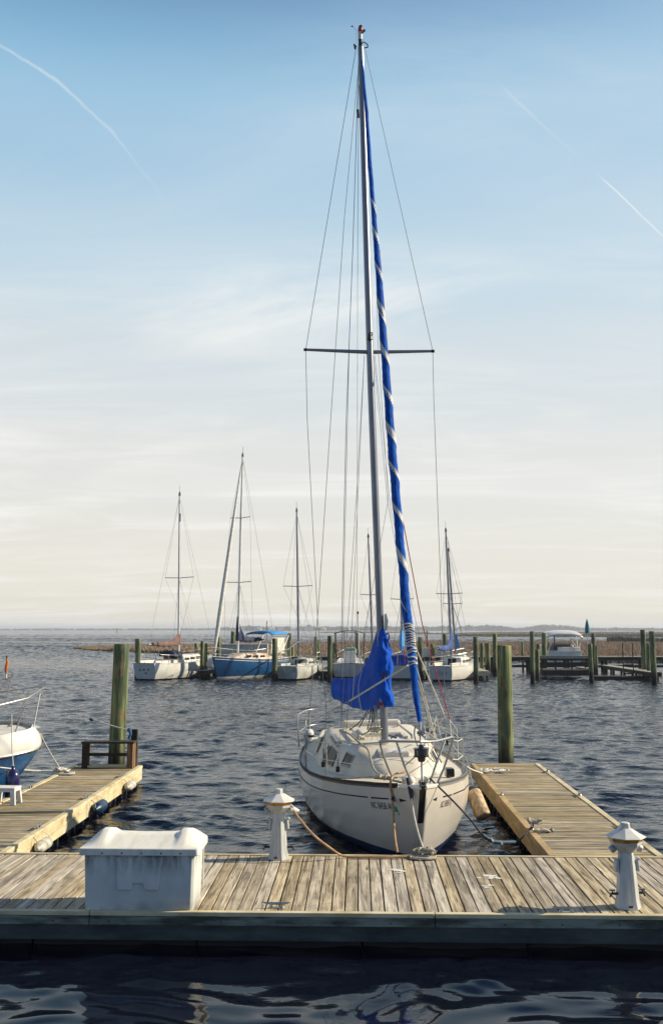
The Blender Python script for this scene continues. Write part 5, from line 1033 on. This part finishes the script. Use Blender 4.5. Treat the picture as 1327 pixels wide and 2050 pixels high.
tE, hE, qE = simple_boat('sailboat', 'white sailboat with bright blue canvas partly hidden by the furled blue headsail', b, a, 7, 2.35, 1.25, 1.0, 'white', 'black', (801, 805), 1066, 2.8, [(782, 827, 1200)], None, 'white', 'nonskid', (1.8, 4.6, .7, .45, .8))
MB().loft([[qE(801, 1262, 2.9), qE(804, 1262, 3.1), qE(807, 1263, 2.9)], [qE(799, 1280, 2.9), qE(804, 1282, 3.3), qE(809, 1284, 2.9)], [qE(799, 1300, 2.9), qE(805, 1303, 3.4), qE(810, 1300, 2.9)]]).build('sail_cover', MAT['ltblue'], tE, 40)
m = MB(); m.loft([[(x, u, 1.02 + z) for x, z in ((-.95, 0), (-.9, .62), (0, .72), (.9, .62), (.95, 0))] for u in (4.9, 5.2, 6.6)]); m.build('cockpit_cover', MAT['canvas'], tE, 30)
MB().tube([(-.25, 6.9, 2.35), (-.35, 6.95, .95)], [.05, .035], 8).build('red_pole', MAT['red'], tE); MB().tube([(.15, 6.9, 2.0), (.2, 6.9, 1.0)], .03, 6).build('rail_post', MAT['steel'], tE)
b, a = stern_bow(880, 0, 65.5, .42, .92, 7.2)
tF, hF, qF = simple_boat('sailboat', 'white sailboat with slate blue sail cover, between two far pilings on the right', b, a, 7.2, 2.35, 1.2, 1.0, 'white', 'black', (892, 903), 1064, 2.7, [(873, 925, 1189)], ('midblue', 2.9, 2.2, 1.3, .16), 'white', 'nonskid', (1.7, 4.7, .75, .55, .8), boot=.12)
m = MB(); [m.b2((-.55, hF.u1(z) + .012, z), (.45, hF.u1(z) + .03, z + .03)) for z in (.62, .50)]; m.build('name_lettering', MAT['wire'], tF, 0)
tG, hG, qG = simple_boat('sailboat', 'white sailboat with turquoise canvas behind the slate blue covered one', (P(928, 1300, Y=78).x, 78), 180 - 14, 6.5, 2.3, 1.35, 1.15, 'white', 'black', (897, 912), 1104, 3.4, [(887, 925, 1209)], None, 'white', 'nonskid', (1.6, 4.4, .7, .4, .8))
MB().loft([[qG(910, 1268, 3.4), qG(912, 1268, 3.2), qG(914, 1270, 3.4)], [qG(909, 1285, 3.4), qG(913, 1285, 3.2), qG(918, 1287, 3.4)], [qG(912, 1298, 3.4), qG(916, 1299, 3.2), qG(921, 1298, 3.4)]]).build('sail_cover', MAT['ltblue'], tG, 40)
b, a = stern_bow(748, 0, 71, .02, 1, 6.5)
simple_boat('sailboat', 'sailboat almost hidden behind the blue boom cover, only its thin dark mast shows', b, a, 6.3, 2.1, 1.15, .95, 'white', 'black', (737, 746), 1076, 2.6, [(721, 757, 1191)], None, 'white', 'nonskid', (1.6, 4.2, .7, .4, .8))
# pontoon style boat with white bimini sitting on the lift behind the pier
x0, x1 = P(1094, 1300, Y=84).x, P(1168, 1300, Y=84).x; xc = (x0 + x1) / 2
tH = thing('motorboat', 'white motorboat with a white bimini top, raised on the lift behind the pier', 'boat', (xc, 84, 0))
w = (x1 - x0) / 2
MB().loft([[(x * w * .9, y, z) for x, z in ((-1, 1.25), (-.95, .75), (-.4, .45), (.4, .45), (.95, .75), (1, 1.25))] for y in (0, 3.5, 5.2)] + [[(x * w * .3, 6.3, z) for x, z in ((-1, 1.25), (-.95, .95), (-.4, .8), (.4, .8), (.95, .95), (1, 1.25))]]).build('hull', MAT['white'], tH, 30)
MB().b2((-w * .9, .1, 1.25), (w * .9, 5.3, 1.66)).build('gunwale', MAT['white'], tH, 0, bevel=.03)
MB().b2((-w * .35, 1.6, 1.6), (w * .5, 2.3, 2.2)).build('console', MAT['black'], tH, 0, bevel=.06); MB().b2((-w * .3, .5, 1.6), (w * .6, 1.0, 1.98)).build('bench_seat', MAT['white'], tH, 0, bevel=.05)
MB().loft([[(x, 2.3, 1.45), (x * .95, 2.6, 2.3)] + [(x * .95 + .02, 2.6, 2.3), (x + .02, 2.3, 1.45)] for x in (-w * .7, w * .7)]).build('windscreen', MAT['alu'], tH, 0)
MB().b2((-w * .85, 2.7, 1.6), (w * .85, 4.6, 2.15)).build('cuddy', MAT['white'], tH, 0, bevel=.12)
MB().b2((w * .55, .4, 1.6), (w * .85, 1.5, 1.95)).build('bench_seat', MAT['white'], tH, 0, bevel=.05)
rows = [[(x * w * 1.0, y, z - .30 * abs(x) ** 3.5) for y, z in ((.15, 3.02), (.2, 3.14), (.5, 3.32), (1.4, 3.42), (2.8, 3.35))] for x in np.linspace(-1, 1, 13)]; MB().grid(rows).build('bimini', MAT['white'], tH, 60, solid=.07)
for sd in (-1, 1):
    MB().b2((sd * w * .99, .2, 2.4), (sd * w * .93, .3, 3.1)).build('side_curtain', MAT['white'], tH, 0, bevel=.02)
    for a_, b_ in (((sd * w * .9, 1.4, 1.4), (sd * w * .97, .25, 3.15)), ((sd * w * .9, 1.4, 1.4), (sd * w * .97, 2.7, 3.15)), ((sd * w * .9, .6, 1.4), (sd * w * .5, 1.4, 2.7))): MB().tube([a_, b_], .05, 6).build('bimini_frame', MAT['white'], tH)
MB().tube([(-w * .55, .2, 1.4), (-w * .57, .1, 3.0)], .05, 6).build('blue_pole', MAT['wire_blue'], tH)
# ------------------------------------------------------------------ the fixed pier, its low finger piers and the lift
pz = 1.28; yp = 80
t = thing('wooden_pier', 'long grey plank pier running behind the far row of boats', 'pier', (0, yp, 0)); xa, xb = P(520, 1310, Y=yp).x, 34
m = MB(); n = int((xb - xa) / .3); [m.box((xa + (i + .5) * (xb - xa) / n, 0, pz + random.uniform(-.008, .008)), (.28, 1.7, .06)) for i in range(n)]; m.build('deck', MAT['pierwood'], t, 0)
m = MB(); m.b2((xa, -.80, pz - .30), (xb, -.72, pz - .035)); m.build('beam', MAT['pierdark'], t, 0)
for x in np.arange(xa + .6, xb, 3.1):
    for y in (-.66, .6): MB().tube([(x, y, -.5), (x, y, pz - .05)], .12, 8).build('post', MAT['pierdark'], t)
m = MB(); m.b2((P(960, 1310, Y=yp).x, -.7, .42), (xb, -.6, .62)); m.build('lower_beam', MAT['pierdark'], t, 0)
def fpier(px, Ya, Yb, label, z=.62, w=.42, light=False):
    a = P(px, 1350, Y=Ya); t = thing('finger_pier', label, 'pier', (a.x, Ya, 0), 0, 'low finger piers between the far boats'); L = Yb - Ya
    m = MB(); n = int(L / .3); [m.box((0, (i + .5) * L / n, z), (2 * w, L / n - .015, .05)) for i in range(n)]; m.build('deck', MAT['pierwood'], t, 0)
    m = MB(); m.b2((-w, -.04, z - .30), (w, .0, z - .03)); m.build('end_beam', MAT['edge' if light else 'pierdark'], t, 0)  # paler timber paints sunlight onto the end beam where light is set
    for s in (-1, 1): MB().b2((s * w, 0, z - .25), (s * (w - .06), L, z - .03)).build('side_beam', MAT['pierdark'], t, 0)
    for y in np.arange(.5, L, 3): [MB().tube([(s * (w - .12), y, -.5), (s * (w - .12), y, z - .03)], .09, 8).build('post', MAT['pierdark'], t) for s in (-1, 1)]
fpier(408, 68, 79, 'low finger pier between the brown covered boat and the blue hull'); fpier(561, 68, 79, 'low finger pier behind the tall piling right of the blue hull'); fpier(651, 67, 79, 'low finger pier left of the boat with the black folding top')
fpier(846, 68, 79, 'low finger pier left of the slate blue covered sailboat', light=True); fpier(968, 67, 79, 'low finger pier with a painted sunlit end just left of the right foreground piling', light=True); fpier(1311, 66, 79, 'low finger pier at the right picture edge')
# lift platform
xa_, xb_ = P(1080, 1340, Y=70).x, P(1180, 1340, Y=70).x
t = thing('boat_lift', 'dark timber boat lift in front of the pier under the white bimini', 'boat lift', ((xa_ + xb_) / 2, 70, 0)); w = (xb_ - xa_) / 2
MB().b2((-w, 0, 1.42), (w, .35, 1.62)).build('top_beam', MAT['pierwood'], t, 0); MB().b2((-w, .02, 1.30), (w, .12, 1.41)).build('upper_rail', MAT['pierdark'], t, 0); MB().b2((-w, 0, .92), (w, .12, 1.15)).build('middle_beam', MAT['pierdark'], t, 0); MB().b2((-w * .95, -.6, .22), (w * .95, 3, .62)).build('cradle', MAT['pierdark'], t, 0, bevel=.03)
for x in (-.9, -.35, .3, .85): MB().b2((w * x - .05, .14, .6), (w * x + .05, .24, 1.4)).build('hanger', MAT['pierdark'], t, 0)
MB().b2((w * .75, -.5, .62), (w * 1.05, 2.5, .75)).build('side_walk', MAT['pierwood'], t, 0)
a = P(1190, 1354, Y=68); b = P(1296, 1354, Y=68)
t = thing('walkway_float', 'low dark floating walkway at the foot of the steel ladder', 'walkway', (a.x, 68, 0)); MB().b2((0, 0, -.1), (b.x - a.x, 1.2, .20)).build('float', MAT['pierdark'], t, 0, bevel=.03); MB().b2((0, 0, .204), (b.x - a.x, 1.2, .25)).build('deck', MAT['darkwood'], t, 0)
a, b = P(1249, 1352, Y=69), P(1269, 1352, Y=69); t = thing('ladder', 'dark ladder rising from the low walkway on the right', 'ladder', (a.x, 69.2, 0))
zt = P(1249, 1287, Y=69.2).z
for x in (0, b.x - a.x): MB().tube([(x, 0, .25), (x, 0, zt)], .035, 6).build('rail', MAT['pierdark'], t)
for z in (.35, .95, 1.45): MB().b2((0, -.03, z), (b.x - a.x, .03, z + .09)).build('rung', MAT['pierdark'], t, 0)
# closed umbrella
a = P(1176, 1300, Y=70.5); t = thing('closed_umbrella', 'closed teal umbrella standing on the lift beside the white bimini', 'umbrella', (a.x, 70.5, 1.6))
zt = P(1176, 1240, Y=70.5).z - 1.6; zb_ = P(1176, 1268, Y=70.5).z - 1.6
MB().tube([(0, 0, 0), (0, 0, zt - .1)], .03, 6).build('pole', MAT['white'], t); MB().lathe([(.16, zb_), (.17, zb_ + .12), (.15, zb_ + .5), (.10, zt - .25), (.03, zt), (.01, zt + .05)], 9).build('canopy', MAT['teal'], t, 20)
# service boxes on the pier
for px0, px1, py, l in ((443, 536, 1289, 'long pale grey locker on the pier behind the blue boat'), (846, 861, 1297, 'small pale locker on the pier beside a green piling'), (873, 902, 1293, 'wide pale locker on the pier behind the slate blue sail cover'), (658, 672, 1296, 'small pale locker on the pier beside the black topped boat')):
    a, b = P(px0, 1300, Y=yp), P(px1, 1300, Y=yp); zt = P(px0, py, Y=yp).z; t = thing('storage_locker', l, 'locker', ((a.x + b.x) / 2, yp + .2, pz + .03)); w = (b.x - a.x) / 2; hh = zt - pz - .03
    MB().b2((-w, -.35, 0), (w, .35, hh - .08)).build('body', MAT['white_dull'], t, 0, bevel=.02); MB().b2((-w - .04, -.4, hh - .075), (w + .04, .4, hh)).build('lid', MAT['white'], t, 0, bevel=.02)
# pilings of the far basin: x centre, top y, distance, width px, label
pl = [(278, 1279, 67.5, 12, 'greenish piling at the stern of the brown covered sailboat'), (394, 1288, 76, 8, 'short piling right of the brown covered sailboat, farther back'), (405, 1284, 68.5, 8, 'dark piling left of the blue hulled boat, nearer of the pair'), (413, 1288, 69.5, 7, 'stubby piling touching the left side of the blue boat bow rail'),
      (438, 1276, 76, 11, 'piling behind the bow of the blue hulled boat'), (466, 1264, 83, 9, 'tall yellow topped piling behind the navy sail cover'), (550, 1278, 66.5, 11, 'tall thick piling between the blue boat and the dull white one'), (569, 1289, 76, 9, 'short green piling behind the dull white sailboat'), (579, 1268, 79, 8, 'tall thin dark piling behind the dull white sailboat'), (585, 1291, 80, 7, 'short piling beside the thin dark one behind the dull white sailboat'),
      (632, 1275, 79, 7, 'thin piling at the bow of the dull white sailboat, left of a pair'), (637, 1281, 80, 7, 'thin piling at the bow of the dull white sailboat, right of a pair'), (660, 1273, 65.5, 10, 'tall piling left of the black topped fishing boat'), (667, 1288, 72, 8, 'shorter piling right behind the one left of the black topped boat'), (715, 1267, 84, 7, 'dark piling seen through the black folding top frame'),
      (840, 1276, 68, 10, 'green piling right of the furled blue headsail'), (865, 1289, 80, 8, 'short dark piling between two pale lockers'), (890, 1269, 83, 9, 'yellow green piling behind the slate blue sail cover'), (951, 1275, 64, 10, 'tall weathered piling just left of the right foreground piling'), (963, 1288, 72, 8, 'grey green piling close behind the tall weathered one'), (975, 1288, 76, 11, 'pair width piling with a sunlit edge left of the right foreground piling'), (989, 1269, 74, 9, 'tall piling with a small lamp left of the right foreground piling'),
      (1063, 1264, 63.5, 9, 'tall slim piling at the left end of the boat lift'), (1074, 1300, 68, 9, 'short piling next to the slim one at the boat lift'), (1087, 1267, 80, 10, 'tall green piling behind the left end of the boat lift'), (1077, 1289, 82, 8, 'squat dark piling behind the left end of the boat lift'), (1181, 1289, 64.5, 9, 'dark leaning piling at the right end of the boat lift'), (1186, 1268, 78, 8, 'tall piling just right of the closed umbrella'), (1192, 1293, 72, 5, 'thin pale post right of the closed umbrella'),
      (1286, 1261, 70, 10, 'tall piling with sunlit side left of the last one at the right edge'), (1305, 1264, 62, 11, 'thick piling with cut down base at the right picture edge'), (1296, 1288, 68, 8, 'short piling tucked between the last two on the right'), (1045, 1285, 82, 4, 'thin stake standing in the water left of the boat lift'), (855, 1262, 88, 2.4, 'thin dark rod standing behind the pale lockers')]
for xc_, yt, D, wpx, l in pl: piling_px(xc_, yt, D, wpx, l, lean=random.uniform(-.8, .8))
# orange furled marker and the far marks
a = P(13, 1355, Y=70); t = thing('marker_buoy', 'slim orange wrapped marker standing in the water above the left boat', 'buoy', (a.x, 70, 0))
MB().tube([(0, 0, -.3), (0, 0, .35)], [.09, .05], 8).build('base', MAT['white'], t); MB().tube([(0, 0, .3), (-.03, 0, .7), (.04, 0, 1.1), (-.03, 0, 1.4)], [.09, .12, .10, .07], 8, sm=4).build('wrap', MAT['orange'], t); MB().tube([(0, 0, 1.4), (-.03, 0, 1.6)], [.07, .05], 8).build('top', MAT['black'], t)
for px, D, h_, l in ((235, 900, 4.5, 'tiny dark channel marker far out on the left water'), (534, 300, 6.0, 'thin pole marker with a dark top far behind the blue boat')):
    a = P(px, 1258, Y=D); t = thing('channel_marker', l, 'marker', (a.x, D, 0)); MB().tube([(0, 0, -.5), (0, 0, h_)], D * .00035, 6).build('pole', MAT['pierdark'], t); MB().lathe([(D * .0008, h_ - D * .002), (.01, h_ + .3)], 6).build('top_mark', MAT['black'], t)
# ------------------------------------------------------------------ marsh, flats and the far shore
def sheet(name, outline, z, mat, kind='structure', thick=.5):
    m = MB(); m.prism(outline, z - thick, z, 'XY'); return tag(m.build(name, mat, None, 0), kind=kind)
marshm = mk('marsh_mud', '#6b5138', '#4a3a28', .4, .9, bump=.3)
def shore(pts): return [(P(px, 1300, Y=D).x, D) for px, D in pts]
near = [(146, 172), (180, 158), (250, 150), (330, 142), (420, 128), (520, 118), (640, 112), (800, 108), (950, 105), (1100, 103), (1250, 102), (1420, 101)]
back = [(1420, 245), (1200, 245), (1000, 240), (800, 235), (650, 230), (520, 220), (400, 205), (300, 190), (200, 182)]
mo = shore(near + back); sheet('marsh_ground', mo, .22, marshm, thick=.8)
def inpoly(x, y, poly):
    c = np.zeros(len(x), bool); n = len(poly); j = n - 1
    for i in range(n):
        xi, yi = poly[i]; xj, yj = poly[j]; k = ((yi > y) != (yj > y)) & (x < (xj - xi) * (y - yi) / (yj - yi + 1e-9) + xi); c ^= k; j = i
    return c
def grass(name, poly, N, h0, h1, w, mat, seed=1, zb=.2, bias=1.0):
    r = np.random.default_rng(seed); P_ = np.array(poly); lo, hi = P_.min(0), P_.max(0)
    x = r.uniform(lo[0], hi[0], N * 3); y = lo[1] + (hi[1] - lo[1]) * r.random(N * 3) ** bias; k = inpoly(x, y, poly); x, y = x[k][:N], y[k][:N]; n = len(x)
    cl = .72 + .28 * np.sin(x * .21 + 2 * np.sin(y * .13)) * np.sin(y * .19 + x * .07); h = r.uniform(h0, h1, n) * cl; a = r.uniform(0, math.pi, n); lx, ly = r.normal(0, .22, n) * h, r.normal(0, .22, n) * h
    V = np.empty((n, 3, 3)); dx, dy = np.cos(a) * w / 2, np.sin(a) * w / 2
    V[:, 0] = np.stack([x - dx, y - dy, np.full(n, zb)], 1); V[:, 1] = np.stack([x + dx, y + dy, np.full(n, zb)], 1); V[:, 2] = np.stack([x + lx, y + ly, zb + h], 1)
    me = bpy.data.meshes.new(name); me.vertices.add(n * 3); me.vertices.foreach_set('co', V.ravel().astype(np.float32)); me.loops.add(n * 3); me.loops.foreach_set('vertex_index', np.arange(n * 3, dtype=np.int32)); me.polygons.add(n)
    me.polygons.foreach_set('loop_start', np.arange(0, n * 3, 3, dtype=np.int32)); me.polygons.foreach_set('loop_total', np.full(n, 3, np.int32)); me.update(calc_edges=True); me.materials.append(mat)
    o = bpy.data.objects.new(name, me); C.objects.link(o); return tag(o, None, None, None, 'stuff')
def grassmat(name, a, b, c):
    t = NT(name); t.set(.85, 0, 0, .2); g = t.n('ShaderNodeNewGeometry'); n = t.noise(.06, 4, .6, (.5, 1.6, 1))
    col = t.mix(g.outputs['Random Per Island'], lin(a), lin(b)); t.col(t.mix(t.ramp(n, [(.42, 0.0), (.62, .8)]), col, lin(c))); return t.m
gm = grassmat('autumn_marsh_grass', '#a58e74', '#957c64', '#8a7c62'); gg = grassmat('olive_marsh_grass', '#6f6a45', '#565438', '#4c4a35')
grass('marsh_grass', mo, 170000, .4, .85, .12, gm, 3, .2, 1.25)
fringe = shore([(146, 172), (180, 157), (250, 149), (330, 141), (420, 127), (520, 117), (640, 111), (800, 107), (950, 104), (1100, 102), (1250, 101), (1420, 100), (1420, 103), (1250, 104), (1100, 105), (950, 107), (800, 110), (640, 114), (520, 120), (420, 130), (330, 144.5), (250, 152.5), (180, 161)])
grass('marsh_grass_fringe', fringe, 26000, .25, .75, .14, gg, 5, .05)
flatm = mk('tidal_flat', '#66604c', '#524e3e', .02, .9)
fl = [((905, 470), (1000, 450), (1150, 440), (1420, 430), (1420, 560), (1100, 580), (930, 560)), ((820, 700), (900, 690), (1100, 680), (1420, 670), (1420, 820), (1100, 860), (880, 800)), ((930, 900), (1420, 880), (1420, 1250), (1000, 1250)), ((640, 1000), (760, 980), (860, 1000), (840, 1200), (660, 1200))]
for i, p_ in enumerate(fl):
    o_ = shore(p_); sheet('tidal_flat', o_, .3, flatm, thick=.8); grass('flat_grass', o_, 16000, .35, .9 if i else 1.1, .5 + .4 * i, gg if i in (0,) else gm, 20 + i, .28, 1.3)
# low shrub bank on the marsh at the right
o_ = shore([(1215, 232), (1300, 228), (1420, 226), (1420, 250), (1230, 250)]); grass('marsh_brush', o_, 9000, 1.0, 1.9, .4, grassmat('dark_brush', '#4b4a34', '#3a3b2a', '#33352a'), 31, .2)
# far shore: sand strip, trees, houses
sand = mk('pale_beach', '#cbbf9f', '#b5a98a', .02, .9); landm = mk('far_land', '#6a6c50', '#55583f', .01, .9)
FK = 1.55
far_out = [(P(px, 1260, Y=D * FK).x, D * FK) for px, D in ((-700, 2250), (-300, 2220), (0, 2200), (180, 2190), (430, 2140), (475, 1540), (520, 1500), (640, 1480), (760, 1490), (900, 1500), (1000, 1520), (1150, 1540), (1400, 1560), (1900, 1600), (2600, 1700), (2600, 3000), (-700, 3000))]
sheet('far_shore', far_out, 1.3, landm, thick=3)
beach = [(x, y - 6) for x, y in far_out[:9]] + [(x, y + 14) for x, y in far_out[:9][::-1]]
sheet('beach', beach, 1.0, sand, thick=2)
def crowns(name, items, mat, seed):
    """a far-off wood: many small irregular leaf clumps, one mass"""
    r = np.random.default_rng(seed); V = []; 
    for cx_, cy_, R_, H_ in items:
        n = 46; u = r.normal(size=(n, 3)); u /= np.linalg.norm(u, axis=1)[:, None]; rad = r.uniform(.45, 1.0, n)[:, None]; c = np.array([cx_, cy_, 1 + H_ * .55]) + u * rad * np.array([R_, R_, H_ * .45])
        for k in range(3):
            d = r.normal(size=(n, 3, 3)) * (R_ * .20); V.append(c[:, None, :] + d)
    V = np.concatenate(V); n = len(V); me = bpy.data.meshes.new(name); me.vertices.add(n * 3); me.vertices.foreach_set('co', V.ravel().astype(np.float32)); me.loops.add(n * 3); me.loops.foreach_set('vertex_index', np.arange(n * 3, dtype=np.int32)); me.polygons.add(n)
    me.polygons.foreach_set('loop_start', np.arange(0, n * 3, 3, dtype=np.int32)); me.polygons.foreach_set('loop_total', np.full(n, 3, np.int32)); me.update(calc_edges=True); me.materials.append(mat)
    o = bpy.data.objects.new(name, me); C.objects.link(o); return tag(o, kind='stuff')
treem = grassmat('far_foliage', '#4a5236', '#3a4430', '#434a30')
r = random.Random(77); items = []
prof = [(-60, 1), (100, 2.0), (300, 2.2), (420, 2.5), (450, 5), (500, 7.5), (560, 6.5), (620, 6), (660, 6), (760, 6.5), (830, 6.5), (880, 7), (920, 8), (965, 9.5), (1005, 8), (1030, 3.5), (1045, 3), (1062, 7), (1085, 10), (1115, 10), (1140, 7), (1160, 4), (1200, 3.2), (1260, 3.6), (1330, 3.0), (1420, 3)]
for i in range(620):
    px = r.uniform(-80, 1420); h_ = float(np.interp(px, [p[0] for p in prof], [p[1] for p in prof])) * r.uniform(.75, 1.12); D = FK * (float(np.interp(px, [-80, 435, 475, 1400], [2240, 2180, 1560, 1600])) + r.uniform(0, 60)); h_ *= D / 2050
    items.append((P(px, 1260, Y=D).x, D, r.uniform(4, 7.5) * FK * (.6 + h_ / 25), h_ + 1))
crowns('far_treeline', items, treem, 5)
for i, (px, w_, h_, D, rm, l) in enumerate(((483, 9, 6.5, 1535, 'tan', 'pale far house left of the navy mast cover, partly in trees'), (520, 6, 5, 1520, 'grey', 'low far house between the blue boat mast and the thin pole marker'), (545, 8, 5, 1510, 'grey', 'low wide far house left of the bare masted boat'), (562, 7, 5.5, 1505, 'tan', 'small far house just left of the dull white boat mast'), (588, 8, 5, 1500, 'grey', 'low far house right behind the dull white boat mast'), (606, 6, 5.5, 1500, 'tan', 'small far house between the mast and the big gabled house'),
    (618, 13, 9.0, 1500, 'grey', 'largest far house with a tall white gable'), (648, 6, 5, 1500, 'grey', 'tiny far house right of the big gabled one'), (60, 10, 4.5, 1700, 'grey', 'faint far building on the left horizon'), (105, 9, 4.0, 1700, 'tan', 'second faint far building on the left horizon'), (137, 9, 4.2, 1700, 'grey', 'third faint far building on the left horizon'))):
    D = D * FK * (1.30 if px < 200 else 1); w_ *= FK; h_ *= FK; a = P(px, 1258, Y=D); t = thing('far_house', l, 'house', (a.x, D - 6, 1.2), R(r.uniform(-20, 20)), 'houses on the far shore'); dd = w_ * .7
    MB().b2((-w_ / 2, -dd / 2, 0), (w_ / 2, dd / 2, h_ * .62)).build('wall', MAT['white'] if i in (0, 6) else MAT['sailcloth'], t, 0)
    m = MB(); ov = .4
    if i == 6: m.prism([(-w_ / 2 - ov, h_ * .62), (0, h_), (w_ / 2 + ov, h_ * .62)], -dd / 2 - ov, dd / 2 + ov, 'XZ')
    else: m.prism([(-dd / 2 - ov, h_ * .62), (0, h_), (dd / 2 + ov, h_ * .62)], -w_ / 2 - ov, w_ / 2 + ov, 'YZ')
    m.build('roof', MAT['white_dull' if rm == 'grey' else 'browncanvas'], t, 0)
    for x in (-.28, 0, .28): MB().b2((x * w_ - .5, -dd / 2 - .06, h_ * .22), (x * w_ + .5, -dd / 2 - .01, h_ * .42)).build('window', MAT['glass'], t, 0)
# ------------------------------------------------------------------ the hazy air over the water
m = MB(); m.b2((-7200, -80, -10.5), (7200, 6500, 20.0)); hz = m.build('haze', bpy.data.materials.new('haze_air'), None, 0); tag(hz, kind='stuff')
hm = hz.data.materials[0]; hm.use_nodes = True; nt = hm.node_tree; nt.nodes.clear(); out = nt.nodes.new('ShaderNodeOutputMaterial'); pv = nt.nodes.new('ShaderNodeVolumePrincipled')
pv.inputs['Color'].default_value = (.80, .84, .90, 1); pv.inputs['Density'].default_value = 0.00027; pv.inputs['Anisotropy'].default_value = 0.2; nt.links.new(pv.outputs[0], out.inputs['Volume'])
try: hm.cycles.homogeneous_volume = True
except Exception: pass
